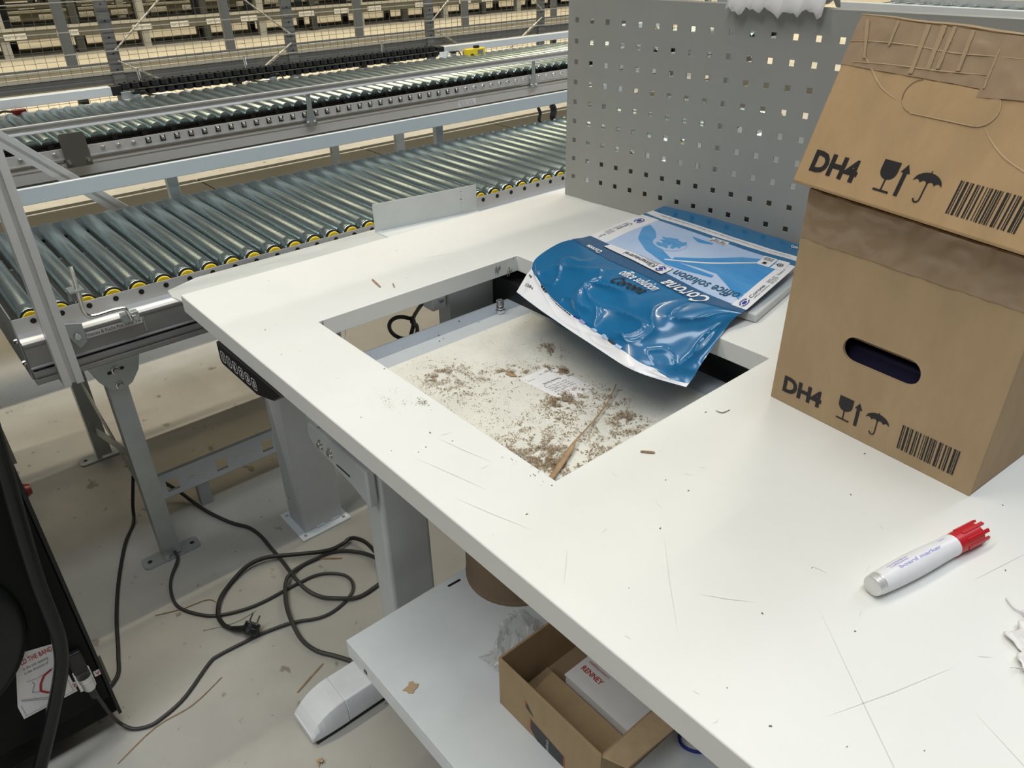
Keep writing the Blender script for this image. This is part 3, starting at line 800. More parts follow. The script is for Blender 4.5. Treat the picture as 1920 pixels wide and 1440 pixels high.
upright('Corona', .93, .995, .155, .150, .022, 'white_print', .03)
updown('Für alle Kopierer und Drucker | Duplex und Sortieranlage | DIN A4 | 80 g/m² | hochweiß | hohe Opazität', .935, .10, .222, .232, .017, 'ink', 0, 0, .0012)
zone('word_box', 'wrap_white', .455, .560, K(.283), K(.312), 10, 3, .0016)
updown('CIE 146', .548, .475, .288, .288, .018, 'ink', 0, 0, .0022)
updown('Hochweiß', .552, .462, .300, .300, .018, 'ink', 0, 0, .0024)
for u0, u1 in ((.79, .862), (.870, .942)):
    b_ = zone('symbol_box', 'wrap_white', u0, u1, K(.292), K(.338), 6, 5, .0016)
    mb = MB(); uc = (u0 + u1) / 2
    if u0 < .8:
        for k in range(3):
            mb.grid(lambda a, b: wrapn(u0 + .008 + .05 * a, .299 + .006 * k + .0025 * b, .0022), 6, 1)
        mb.grid(lambda a, b: wrapn(uc - .012 + .02 * a, .322 + .01 * b, .0022), 3, 2)
    else:
        for r0, r1 in ((.0, .35), (.6, .9)):
            mb.grid(lambda a, b: wrapn(uc - .004 + .020 * (r0 + (r1 - r0) * b) * math.cos(2 * PI * a), .318 + .009 * (r0 + (r1 - r0) * b) * math.sin(2 * PI * a), .0022), 16, 1)
        mb.grid(lambda a, b: wrapn(uc - .030 + .014 * a, .318 - .006 * a + .003 * b, .0022), 4, 1)
    mb.build('symbol', M['ink'], b_, smooth=False)
# side strips: emblem and words, read along the short sides
lfn = lambda x, y: wrapn(.020 + .075 * y, .330 + .16 * x, .0014)
rfn = lambda x, y: wrapn(.985 - .075 * y, .485 - .16 * x, .0014)
for fn_, tag_ in ((lfn, 'left'), (rfn, 'right')):
    ring_on(lambda x, y: fn_(x, y), .03 if tag_ == 'left' else .06, .60, .13, .34, 'emblem', pk)
    mb = MB()
    write(mb, 'Corona', fn_, .20, .48, .34, .42, .015)
    write(mb, 'office solution', fn_, .22, .22, .36, .26)
    for k, s_ in enumerate(('DIN A4', '500 Blatt', 'hochweiß', '80 g/m²')):
        write(mb, s_, fn_, .62, .62 - .16 * k, .16, .17)
    write(mb, '80 g/m²' if tag_ == 'left' else 'Palette 20', fn_, .82, .42, .16, .30)
    mb.build('lettering', M['ink'], pk, smooth=False)
# colour marks and numbers on the torn hem
mb = MB()
for k in range(4):
    mb.grid(lambda a, b: wrapn(.030 + .035 * a, .862 + .007 * k + .0042 * b, .0022), 3, 1)
write(mb, '25284', lambda x, y: wrapn(.050 + .075 * x, .945 - .02 * y + .0 * x - .012 * x, .0024), 0, 0, 1, 1)
for k in range(16):
    u0 = .14 + .0165 * k
    mb.grid(lambda a, b: wrapn(u0 + .013 * a, pl_([(0, .79), (.1, .822), (.4, .850)])(u0) + .006 + .009 * b, .0022), 3, 2)
mb.build('lettering', M['ink'], hem, smooth=False)
for u0, c_ in ((.415, 'ink_blue'), (.455, 'pen_ink'), (.525, 'wrap_pale'), (.585, 'wrap_pale'), (.615, 'charcoal'), (.65, 'wrap_pale')):
    MB().grid(lambda a, b: wrapn(u0 + .028 * a, .838 + .004 * (u0 > .5) + .022 * b, .0022), 5, 4).build('colour_mark', M[c_], hem, smooth=False)

# ------------------------------------------------------------ two cardboard cartons
def rect_with_slot(mb, W, Htop, cx, cy, hl, hh, fn, t):
    """front wall 0..W x 0..Htop(x) with a stadium hole, thickness vector t"""
    angs = [2 * PI * k / 72 for k in range(72)]
    for px_, py_ in ((0, 0), (W, 0), (W, Htop(W)), (0, Htop(0))):
        angs.append(math.atan2(py_ - cy, px_ - cx) % (2 * PI))
    angs = sorted(set(angs))
    inn, out = [], []
    for a in angs:
        c_, s_ = math.cos(a), math.sin(a)
        lo, hi = 0, hl
        for _ in range(40):
            m_ = (lo + hi) / 2
            x, y = m_ * c_, m_ * s_
            dx = max(abs(x) - (hl - hh), 0)
            if math.hypot(dx, y) < hh: lo = m_
            else: hi = m_
        inn.append((cx + lo * c_, cy + lo * s_))
        lo, hi = 0, 2
        for _ in range(44):
            m_ = (lo + hi) / 2
            x, y = cx + m_ * c_, cy + m_ * s_
            if 0 <= x <= W and 0 <= y <= Htop(min(max(x, 0), W)): lo = m_
            else: hi = m_
        out.append((cx + lo * c_, cy + lo * s_))
    n = len(angs)
    t = Vector(t)
    vs = [fn(*p) for p in inn] + [fn(*p) for p in out] + [fn(*p) + t for p in inn] + [fn(*p) + t for p in out]
    fs = []
    for i in range(n):
        j = (i + 1) % n
        fs += [(i, j, n + j, n + i), (2 * n + i, 3 * n + i, 3 * n + j, 2 * n + j), (i, 2 * n + i, 2 * n + j, j), (n + i, n + j, 3 * n + j, 3 * n + i)]
    mb.add(vs, fs)
def carton_print(fn, parent, k=1.0):
    mb = MB()
    write(mb, 'DH4', fn, .0140, .0160, .052, .0278, .042)
    mb.build('lettering', M['ink'], parent, smooth=False)
    g = MB()                                           # fragile glass
    pts = [(.0865, .044), (.1035, .044)] + [(.095 + .0085 * math.cos(R(a)), .035 + .0085 * math.sin(R(a))) for a in range(0, -181, -15)]
    g.add([fn(*p) for p in pts], [tuple(range(len(pts)))])
    g.add([fn(.0942, .027), fn(.0958, .027), fn(.0958, .0168), fn(.0942, .0168)], [(0, 1, 2, 3)])
    g.add([fn(.0870, .0168), fn(.1030, .0168), fn(.1030, .0148), fn(.0870, .0148)], [(0, 1, 2, 3)])
    g.build('glass_symbol', M['ink'], parent, smooth=False)
    a = MB()
    pts = [(.1084, .015), (.1124, .015), (.1124, .0365), (.1150, .0365), (.1104, .0445), (.1058, .0365), (.1084, .0365)]
    a.add([fn(*p) for p in pts], [tuple(range(len(pts)))])
    a.build('arrow_symbol', M['ink'], parent, smooth=False)
    u = MB()
    cx, cy, r = .1335, .0325, .0135
    dome = [(cx + r * math.cos(R(t)), cy + r * .72 * math.sin(R(t))) for t in range(0, 181, 12)]
    low = []
    for s_ in range(4):
        x0 = cx - r + 2 * r * s_ / 4
        for q in range(1, 6):
            xx = x0 + 2 * r / 4 * q / 6
            low.append((xx, cy + .0022 * math.sin(PI * q / 6)))
        if s_ < 3: low.append((x0 + 2 * r / 4, cy - .0004))
    pts = dome + low
    u.add([fn(*p) for p in pts], [tuple(range(len(pts)))])
    u.add([fn(cx - .0007, cy + .001), fn(cx + .0007, cy + .001), fn(cx + .0007, .0185), fn(cx - .0007, .0185)], [(0, 1, 2, 3)])
    u.add([fn(cx - .0007, cy + .009), fn(cx + .0007, cy + .009), fn(cx + .0004, cy + .0118), fn(cx - .0004, cy + .0118)], [(0, 1, 2, 3)])
    hk = [(cx - .003 + .003 * math.cos(R(t)), .0185 + .0035 * math.sin(R(t))) for t in range(0, -171, -17)]
    for p, q in zip(hk, hk[1:]):
        d = V(q[0] - p[0], q[1] - p[1], 0).normalized(); nx, ny = -d.y * .0008, d.x * .0008
        u.add([fn(p[0] - nx, p[1] - ny), fn(p[0] + nx, p[1] + ny), fn(q[0] + nx, q[1] + ny), fn(q[0] - nx, q[1] - ny)], [(0, 1, 2, 3)])
    u.build('umbrella_symbol', M['ink'], parent, smooth=False)
    b = MB()
    x = .1605
    pat = [2, 1, 1, 2, 3, 2, 1, 1, 2, 3, 2, 1, 1, 2, 2, 3, 1, 2, 1, 1, 2, 2, 2, 1, 1, 1, 2, 1, 1, 3, 3, 1, 1, 3, 2, 2, 1, 1, 2, 3, 3, 1, 1, 1, 2]
    unit = .0605 / sum(pat)
    for i, w in enumerate(pat):
        if i % 2 == 0:
            b.add([fn(x, .0135), fn(x + w * unit, .0135), fn(x + w * unit, .043), fn(x, .043)], [(0, 1, 2, 3)])
        x += w * unit
    b.build('barcode', M['ink'], parent, smooth=False)

CW = 0.2417
# lower carton
b0 = V(.8095, .4299, TZ + .0005); ce = V(.9965, -.0836, 0).normalized(); cb = V(.0836, .9965, 0).normalized()
uo = V(.799, .409, 1.068); ue = V(.992, -.12, -.036).normalized(); uy = V(.075, .341, .937).normalized(); un = ue.cross(uy).normalized()
ztop = lambda p: uo.z - ((p.x - uo.x) * uy.x + (p.y - uo.y) * uy.y) / uy.z - .0015
lc = thing('cardboard_carton', (0.95, 0.52, TZ), 'lower brown carton standing on the table, open handle hole in its front', 'box', 'cartons with handling symbols')
Ht = lambda x: ztop(b0 + ce * x) - b0.z
DP = 0.20
mb = MB()
rect_with_slot(mb, CW, Ht, .1195, .1020, .0437, .0146, lambda x, y: b0 + ce * x + V(0, 0, y), cb * .004)
mb.build('front_wall', M['card2'], lc, ang=60)
def wall(p, q, name, th, mtl='card2'):
    """upright wall between floor points p and q, top following the sloping lid"""
    m_ = MB()
    n_ = V(-(q - p).y, (q - p).x, 0).normalized() * th
    pts = [p, q, q + n_, p + n_]
    top_ = [V(a.x, a.y, ztop(a)) for a in pts]
    m_.add(pts + top_, [(0, 3, 2, 1), (4, 5, 6, 7), (0, 1, 5, 4), (1, 2, 6, 5), (2, 3, 7, 6), (3, 0, 4, 7)])
    return m_.build(name, M[mtl], lc, bevel=.0012)
wall(b0 + cb * .0042, b0 + cb * DP, 'side_wall', -.004)
wall(b0 + ce * CW + cb * .0042, b0 + ce * CW + cb * DP, 'side_wall', .004)
wall(b0 + cb * DP, b0 + ce * CW + cb * DP, 'back_wall', -.004)
MB().add([b0 + ce * .004 + cb * .005, b0 + ce * (CW - .004) + cb * .005, b0 + ce * (CW - .004) + cb * (DP - .004), b0 + ce * .004 + cb * (DP - .004)] +
         [b0 + ce * .004 + cb * .005 + V(0, 0, .004), b0 + ce * (CW - .004) + cb * .005 + V(0, 0, .004), b0 + ce * (CW - .004) + cb * (DP - .004) + V(0, 0, .004), b0 + ce * .004 + cb * (DP - .004) + V(0, 0, .004)],
         [(0, 3, 2, 1), (4, 5, 6, 7), (0, 1, 5, 4), (1, 2, 6, 5), (2, 3, 7, 6), (3, 0, 4, 7)]).build('bottom', M['card2'], lc)
pt = [b0 + ce * .001 + cb * .005, b0 + ce * (CW - .001) + cb * .005, b0 + ce * (CW - .001) + cb * (DP - .004), b0 + ce * .001 + cb * (DP - .004)]
pt = [V(p.x, p.y, ztop(p) - .0005) for p in pt]
MB().add(pt + [p - V(0, 0, .004) for p in pt], [(0, 1, 2, 3), (4, 7, 6, 5), (0, 4, 5, 1), (1, 5, 6, 2), (2, 6, 7, 3), (3, 7, 4, 0)]).build('top_flap', M['card2'], lc)
MB().obox(b0 + ce * CW / 2 + cb * .055 + V(0, 0, .05), ce * .10, cb * .03, (0, 0, .045)).build('packing_insert', M['violet'], lc, bevel=.004, label='dark violet insert seen through the handle hole')
MB().obox(b0 + ce * CW / 2 + cb * .02 + V(0, 0, .155), ce * .060, cb * .002 + V(0, 0, .012), V(0, 0, .04) - cb * .004).build('handle_flap', M['card_in'], lc)
lfn_ = lambda x, y: b0 + ce * x + V(0, 0, y) - cb * .0004
carton_print(lfn_, lc)
def tape_strip(fn, xs, lo, hi, name, m, parent, off, nx=50, amp=.0006, seed=0):
    n_ = (fn(1, 0) - fn(0, 0)).cross(fn(0, 1) - fn(0, 0)).normalized()
    def g(a, b):
        x = xs[0] + (xs[1] - xs[0]) * a
        y = lo(x) + (hi(x) - lo(x)) * b
        w = (1 - abs(mn.noise(V(x * 55 + seed, y * 40, seed)))) ** 5 * amp
        return fn(x, y) + n_ * (off + w)
    return MB().grid(g, nx, 16).build(name, M[m], parent, ang=60)
tape_strip(lambda x, y: b0 + ce * x + V(0, 0, y), (.001, CW - .001), lambda x: .204 - .004 * x / CW + .0012 * mn.noise(V(x * 40, 0, 0)), lambda x: Ht(x) - .0008, 'packing_tape', 'tape', lc, .0003, amp=.0016, seed=3)

# upper carton, leaning back on the slanting lid of the lower one
uc_ = thing('cardboard_carton', uo + ue * CW / 2, 'upper brown carton tilted back on the lower carton, taped across its top', 'box', 'cartons with handling symbols')
UH = .1640
ub = -un
ufn = lambda x, y: uo + ue * x + uy * y
UD = .175
bd_ = MB().obox(uo + ue * CW / 2 + uy * UH / 2 + ub * UD / 2, ue * CW / 2, uy * UH / 2, ub * UD / 2)
bd_.build('body', M['card'], uc_, bevel=.0025, seg=3)
carton_print(lambda x, y: ufn(x, y) + un * .0004, uc_)
tape_strip(ufn, (.0, CW), lambda x: .1175 + .0006 * mn.noise(V(x * 40, 3, 0)) - (.006 * max(0, (x - .146) / .1)), lambda x: UH - .002, 'packing_tape', 'tape_light', uc_, .0003, 60, .0009, 9)
tape_strip(ufn, (.1395, CW), lambda x: .112 - .002 * math.sin(x * 60), lambda x: UH - .002, 'packing_tape', 'tape_light', uc_, .0009, 30, .0007, 5)
_st = 0                                                       # bare board showing between the torn tape strips
for (x0, x1, w0, w1, ya, yb) in ((.0405, .0416, .0022, .0014, .140, .162), (.0706, .0737, .0032, .0026, .1195, .162), (.0850, .0875, .0034, .0030, .125, .163), (.0945, .0960, .0026, .0024, .127, .163), (.1115, .1146, .0028, .0022, .128, .162), (.009, .0225, .0034, .0018, .126, .160), (.140, .1425, .0012, .0012, .118, .150)):
    def g(a, b):
        y = yb + (ya - yb) * b
        x = x0 + (x1 - x0) * b + .7 * (w0 + (w1 - w0) * b) * (a - .5) * 2 + .0006 * mn.noise(V(b * 9, x0 * 50, a))
        return ufn(x, y) + un * .0019
    MB().grid(g, 2, 12).build('bare_board_stripe', M['card_bare'], uc_, smooth=False)
crz = MB()
def crease(pts, w, off=.0014):
    P = smooth_path([V(p[0] + .0004 * random.uniform(-1, 1), p[1] + .0004 * random.uniform(-1, 1), 0) for p in pts], 6)
    crz.tube([ufn(p.x, p.y) + un * off for p in P], w, 5, scale=[.35 + .65 * math.sin(PI * i / (len(P) - 1)) * (.7 + .3 * random.random()) for i in range(len(P))])
crease([(.0, .1395), (.03, .1425), (.065, .1435), (.10, .142), (.135, .1435), (.165, .145)], .0007, .0010)
crease([(.012, .1212), (.047, .1238), (.10, .126), (.143, .129)], .0007, .0010)
crease([(.007, .1413), (.018, .130), (.030, .1213), (.042, .110), (.0538, .1028), (.071, .0956)], .0010, .0000)
crease([(.1576, .088), (.1676, .0792), (.1838, .0688), (.2043, .0614), (.225, .055)], .0009, -.0001)
crease([(.0, .1645), (.03, .1652), (.06, .1640), (.10, .1652), (.13, .1640), (.16, .1640), (.20, .1630), (.24, .163)], .0016, .0)
crz.build('crease', M['fold'], uc_, label='worn pale crease lines in the board')
ho = MB()                                                        # pressed-in handle panel, cut at its left end
HS = [(.1195 + .0437 * 0 + x, y) for x, y in []]
stad = [(.1195 + (.0291 if math.cos(R(t)) >= 0 else -.0291) + .0146 * math.cos(R(t)), .1020 + .0146 * math.sin(R(t))) for t in range(-90, 270, 10)]
P = [ufn(*p) + un * .0007 for p in stad]
ho.add(P, [tuple(range(len(P)))])
hpo = ho.build('handle_panel', M['card'], uc_, smooth=False)
cut, faint = MB(), MB()
for i in range(len(stad)):
    p, q = stad[i], stad[(i + 1) % len(stad)]
    t = -90 + 10 * i
    deep = 95 < t < 200
    if not deep and t > 35: continue
    w = .0006 if deep else .0004
    d = V(q[0] - p[0], q[1] - p[1], 0)
    if d.length < 1e-7: continue
    d.normalize(); nx, ny = d.y * w, -d.x * w
    (cut if deep else faint).add([ufn(p[0] - nx, p[1] - ny) + un * .0009, ufn(p[0] + nx, p[1] + ny) + un * .0009, ufn(q[0] + nx, q[1] + ny) + un * .0009, ufn(q[0] - nx, q[1] - ny) + un * .0009], [(0, 1, 2, 3)])
for x0, x1 in ((.089, .150),):
    faint.add([ufn(x0, .0868) + un * .0009, ufn(x1, .0868) + un * .0009, ufn(x1, .0879) + un * .0009, ufn(x0, .0876) + un * .0009], [(0, 1, 2, 3)])
faint.build('pressed_line', M['fold'], hpo, smooth=False)
cut.build('cut_line', M['card_cut'], hpo, smooth=False)

# ------------------------------------------------------------ red marker and paper scrap
mk = thing('marker_pen', (1.066, 0.28, TZ), 'white marker pen with a red cap lying on the table', 'marker')
p0 = V(1.049, .209, TZ + .0105); p1 = V(1.0805, .350, TZ + .0100)
d = (p1 - p0).normalized(); Lm = (p1 - p0).length
mk_a = MB().lathe([(0, 0), (.0078, .0), (.0088, .0006), (.0092, .002), (.0092, .006), (.0098, .0065), (.0098, .0085)], p0, d, 24)
mk_a.build('end_plug', M['alu'], mk, label='bare aluminium end plug')
Lb = Lm * .725
prof = [(.0098, .0085)] + [(.0100 + .0012 * math.sin(PI * min(1, (k / 12) * 1.15)), .0085 + (Lb - .0085) * k / 12) for k in range(1, 12)] + [(.0103, Lb), (.0, Lb)]
MB().lathe(prof, p0, d, 24).build('barrel', M['pen_white'], mk)
cp = MB().lathe([(.0100, Lb), (.0100, Lm * .955), (.0090, Lm * .96), (0, Lm * .96)], p0, d, 24)
cpo = cp.build('cap', M['red'], mk)
rb = MB()
a = d.orthogonal().normalized(); b = d.cross(a)
for k in range(8):
    t = 2 * PI * k / 8
    rr = a * math.cos(t) + b * math.sin(t); tt = -a * math.sin(t) + b * math.cos(t)
    rb.obox(p0 + d * (Lm * .90) + rr * .0098, d * (Lm * .10), rr * .0011, tt * .0017)
rb.build('cap_rib', M['red'], cpo, bevel=.0004)
pi_ = MB()
axv = V(-d.y, d.x, 0); 
def pfn(x, y):                                                     # print wrapped round the upper side of the barrel
    t = R(52 + y * 70); h = .02 + x * .075
    k = (h - .0085) / (Lb - .0085); r = .0100 + .0012 * math.sin(PI * min(1, k * 1.15)) + .0003
    side = V(d.y, -d.x, 0)
    return p0 + d * h + side * (r * math.cos(t)) + V(0, 0, 1) * (r * math.sin(t))
write(pi_, 'board marker', pfn, .12, .30, .72, .30, .02)
write(pi_, 'nachfüllbar', pfn, .0, .78, .34, .16, .01)
write(pi_, 'refillable', pfn, .02, .62, .30, .14, .01)
write(pi_, '250', pfn, .88, .75, .12, .2)
pi_.build('lettering', M['pen_ink'], mk, smooth=False)
sp_ = MB()
def scrapf(u, v):
    x = 1.142 + .040 * u + .016 * (1 - v) + .006 * math.sin(v * 9) * (1 - u) + .004 * math.sin(v * 23) * (1 - u)
    y = .216 + .066 * v + .004 * math.sin(u * 8)
    return V(x, y, TZ + .002 + .008 * abs(mn.noise(V(u * 4, v * 6, .4))) + .006 * abs(mn.noise(V(u * 9, v * 11, 2))) + .004 * math.sin(PI * u) * math.sin(PI * v))
sp_.grid(scrapf, 22, 30)
tag(sp_.build('paper_scrap', M['white_paper'], ang=25, solid=.0004), 'crumpled torn white paper scrap at the right edge of the table', 'paper scrap')
tag(MB().tube(smooth_path([V(1.128, .291, TZ + .002), V(1.137, .283, TZ + .003), V(1.147, .2845, TZ + .003), V(1.156, .293, TZ + .003)], 5), .0011, 6).build('paper_curl', M['white_paper']), 'thin curled white paper strip beside the crumpled scrap', 'paper strip')

# ------------------------------------------------------------ near roller conveyor
XC, XF = -0.38, -0.95
cv = thing('roller_conveyor', (-0.665, 1.0, 0), 'near zinc roller conveyor with yellow roller caps beside the packing table', 'conveyor')
Y0, Y1 = -0.205, 2.42
rl = MB().lathe([(.0, -.2680), (.0188, -.2680), (.0200, -.2660), (.0200, -.240), (.0193, -.2385), (.0193, -.236), (.0200, -.2345), (.0200, .268), (.0, .268)], (0, 0, 0), (-1, 0, 0), 28).mesh('roller', M['zinc'])
ringm = MB().lathe([(.0165, -.0012), (.0192, -.0012), (.0196, .001), (.0196, .005), (.0165, .005)], (0, 0, 0), (1, 0, 0), 24).mesh('bearing_ring', M['black'])
capm = MB().lathe([(.0, .003), (.006, .0036), (.0150, .0030), (.0166, .0012), (.0166, -.002)], (0, 0, 0), (1, 0, 0), 24).mesh('end_cap', M['yellow'])
clipm = MB().lathe([(.0, .0026), (.0034, .0026), (.0036, .0016), (.0052, .0020), (.0056, .0004), (.0056, -.008)], (0, 0, 0), (1, 0, 0), 14).mesh('axle_clip', M['black'])
k = -3
while -.021 + .05 * k < Y1 - .03:
    y = -.021 + .05 * k
    r_ = place('roller', rl, cv, (-.664, y, .6745), rot=(random.uniform(0, 6.28), 0, 0))
    c1 = bpy.data.objects.new('end_cap', capm); col.objects.link(c1); c1.parent = r_; c1.location = (.2740, 0, 0)
    c2_ = bpy.data.objects.new('bearing_ring', ringm); col.objects.link(c2_); c2_.parent = r_; c2_.location = (.2700, 0, 0)
    c3 = bpy.data.objects.new('axle_clip', clipm); col.objects.link(c3); c3.parent = r_; c3.matrix_parent_inverse = Matrix(); c3.location = (.2848, 0, 0)
    r_.rotation_euler = (0, 0, 0)
    k += 1
def rail(name, prof, m, flip=False, bev=0):
    o_ = (XC if not flip else XF, Y0, 0)
    MB().prism(prof, (o_[0], Y0, 0), ((1 if not flip else -1), 0, 0), (0, 0, 1), (0, Y1 - Y0, 0)).build(name, M[m], cv, bevel=bev, smooth=False)
plate = [(0, .685), (.0016, .685), (.0016, .655), (.006, .6475), (.016, .6435), (.0265, .6425), (.0265, .641), (.016, .6412), (0, .650)]
chan = [(.0255, .6408), (.0265, .6408), (.0265, .6365), (.0245, .636), (.0245, .5935), (.0285, .592), (.0285, .5895), (.006, .5895), (.006, .584), (.034, .584), (.034, .576), (.030, .5745), (.030, .570), (.034, .5685), (.034, .560), (.030, .557), (.0, .557), (.0, .6408)]
for fl_ in (False, True):
    rail('side_plate', plate, 'alu' if not fl_ else 'zinc_dull', fl_)
    rail('side_profile', chan, 'alu_dark' if not fl_ else 'alu_dark', fl_)
MB().box(XF, Y0 - .002, .557, XC, Y0, .689).build('end_plate', M['zinc_dull'], cv)
MB().box(XF + .0005, Y0 + .002, .597, XC - .0005, Y1, .5985).build('shading_pan', M['alu_dark'], cv)  # pan added to close the roller gaps and make the shadow solid
MB().box(XF + .01, Y0 + .03, .60, XC - .01, Y0 + .07, .625).build('cross_member', M['alu_dark'], cv)
# lettered strip on the side profile
ls = MB().box(XC + .0246, -.100, .6195, XC + .0256, .010, .6325).build('label_strip', M['white_paper'], cv)
tx = MB()
write(tx, 'Wittenau & Fuchs Pos 1010. Tw', lambda x, y: V(XC + .0258, x, y), -.1045, .6228, .112, .0112)
tx.build('lettering', M['ink'], ls, smooth=False)
MB().box(XC + .0247, .0115, .600, XC + .0262, .0135, .6335).build('joint_bar', M['steel'], cv)
# legs
def conv_leg(x, face, y0=-.088, ztop_=.50, lab=None, sgn=1):
    m_ = MB().box(x - .0016, y0, .012, x, y0 + .040, ztop_).box(x - .034, y0, .012, x - .0016, y0 + .0016, ztop_).box(x - .034, y0 + .0384, .012, x - .0016, y0 + .040, ztop_)
    g_ = m_.build('leg', M['zinc_dull'], cv)
    fp = [(x_, y_) for x_, y_ in rrect(x - .040, y0 - .047, x + .004, y0 + .088, .012)]
    f_ = MB().prism(fp, (0, 0, 0), (1, 0, 0), (0, 1, 0), (0, 0, .006)).build('foot_plate', M['zinc_dull'], cv)
    for yy in (y0 - .030, y0 + .072):
        MB().cyl((x - .018, yy, .006), (x - .018, yy, .0066), .0055, 12).build('bolt_hole', M['black'], f_)
    MB().lathe([(0, .012), (.006, .012), (.007, .009), (.007, .006)], (x + .0, y0 + .006, 0), (0, 0, 1), 8).build('weld_bead', M['steel'], f_)
    return g_
for yb in (-.088, 1.70):
    conv_leg(-.378, 1, yb)
    conv_leg(-.925, 1, yb, ztop_=.557)
    br = MB().prism([(-.028, .5565), (.079, .5565), (.076, .540), (.068, .513), (.050, .489), (.030, .478), (.006, .483), (-.012, .512)], (-.3765, yb, 0), (0, 1, 0), (0, 0, 1), (.003, 0, 0))
    bro = br.build('leg_bracket', M['zinc_dull'], cv, bevel=.0008)
    bm_ = MB().lathe([(0, .0085), (.0058, .0085), (.0066, .0070), (.0066, .0024), (.0088, .0022), (.0092, 0)], (0, 0, 0), (1, 0, 0), 12).mesh('bolt', M['steel'])
    for yy, zz in ((yb + .025, .527), (yb + .0245, .491)):
        place('bolt', bm_, bro, (-.3735, yy, zz))
    sl = MB()
    sl.prism([(q[0], q[1]) for q in rrect(.0, -.0035, .034, .0035, .0034)], (-.3733, yb + .008, .524), (0, 1, .12), (0, -.12, 1), (.0004, 0, 0))
    sl.build('slot', M['black'], bro)
    MB().bar((-.925, yb + .020, .285), (-.395, yb + .020, .100), .003, .030, (0, 0, 1)).build('leg_brace', M['zinc_dull'], cv)
    MB().bar((-.925, yb + .018, .10), (-.395, yb + .018, .285), .003, .026, (0, 0, 1)).build('leg_brace', M['zinc_dull'], cv)
# small levelling bracket, upright aluminium post with its T-slots, long guide beam and brace
def tslot(s, sl=.008, dp=.006):
    """square aluminium section of side s with one groove per face"""
    h = s / 2; q = sl / 2
    return [(-h, -h), (-q, -h), (-q, -h + dp), (q, -h + dp), (q, -h), (h, -h), (h, -q), (h - dp, -q), (h - dp, q), (h, q), (h, h), (q, h), (q, h - dp), (-q, h - dp), (-q, h), (-h, h), (-h, q), (-h + dp, q), (-h + dp, -q), (-h, -q)]
MB().prism(tslot(.036, .009, .010), (-.343, -.148, .5475), (1, 0, 0), (0, 1, 0), (0, 0, .75)).build('guide_post', M['alu'], cv)
def frame_bar(p, q, s, name, m='alu', upv=(1, 0, 0)):
    p, q = Vector(p), Vector(q); d_ = (q - p); dn = d_.normalized()
    u_ = Vector(upv); u_ = (u_ - u_.dot(dn) * dn).normalized(); w_ = dn.cross(u_)
    return MB().prism(tslot(s, s * .24, s * .28), p, u_, w_, d_).build(name, M[m], cv)
frame_bar((-1.02, -.16, 1.008), (-1.02, .190, .655), .034, 'brace')
frame_bar((-1.02, -.14, .56), (-1.02, -.14, 1.30), .034, 'guide_post')
bmz = MB().box(-.962, -.19, .7385, -.950, 2.41, .7785)
bmz.build('guide_beam', M['alu_light'], cv, bevel=.0018)
for yy in (.30, 1.20, 2.0):
    MB().box(-.985, yy, .56, -.965, yy + .03, .74).build('beam_holder', M['zinc_dull'], cv, bevel=.002)
for (ya, za, m_) in ((-.128, .645, 'dark_steel'), ):
    g_ = MB().prism([(0, .0), (.0, .028), (.030, .020), (.030, -.020), (.014, -.030)], (-.3545, ya, za - .01), (0, 1, 0), (0, 0, 1), (.004, 0, 0)).build('corner_bracket', M['zinc_dull'], cv, bevel=.001)
    MB().lathe([(0, .008), (.006, .008), (.0072, .005), (.0072, 0)], (-.3505, ya + .015, za - .012), (1, 0, 0), 12).build('bolt', M['steel'], g_)
g_ = MB().box(-.376, -.200, .560, -.352, -.166, .566).box(-.376, -.200, .566, -.3735, -.166, .603).build('corner_bracket', M['dark_steel'], cv)
MB().lathe([(0, .008), (.006, .008), (.0085, .004), (.0085, 0)], (-.3735, -.187, .584), (1, 0, 0), 12).build('bolt', M['steel'], g_)
for zz in (.639, .592):
    MB().lathe([(0, .006), (.004, .006), (.005, .003), (.005, 0)], (XC - .01, Y0 - .002, zz), (0, -1, 0), 10).build('bolt', M['steel'], cv)
# bent sensor rod and its holder
rd = smooth_path([V(-.335, -.088, .775), V(-.335, -.089, .742), V(-.335, -.0905, .700), V(-.335, -.090, .682), V(-.335, -.084, .671), V(-.335, -.070, .668), V(-.335, -.045, .669), V(-.335, -.026, .668), V(-.335, -.018, .664), V(-.335, -.014, .650), V(-.337, -.013, .640)], 6)
ro = MB().tube(rd, .0042, 10).build('sensor_rod', M['steel'], cv)
MB().box(-.362, -.104, .724, -.330, -.078, .727).box(-.3635, -.104, .699, -.361, -.080, .726).build('sensor_bracket', M['zinc_dull'], cv)
MB().box(-.360, -.101, .702, -.346, -.084, .722).build('light_sensor', M['alu_dark'], cv, bevel=.001)
MB().box(-.350, -.030, .637, -.334, .003, .655).build('rod_clamp', M['zinc_dull'], cv, bevel=.001)
MB().lathe([(0, .007), (.005, .007), (.006, .004), (.006, 0)], (-.334, -.005, .645), (1, 0, 0), 12).build('bolt', M['steel'], cv)
for yy in (1.66, 1.73):
    MB().tube(smooth_path([V(-.955, yy, .735), V(-.955, yy + .01, .715), V(-.953, yy + .002, .695), V(-.955, yy + .012, .675)], 5), .006 if yy < 1.7 else .012, 8, scale=None).build('cable_end', M['rubber'], cv)

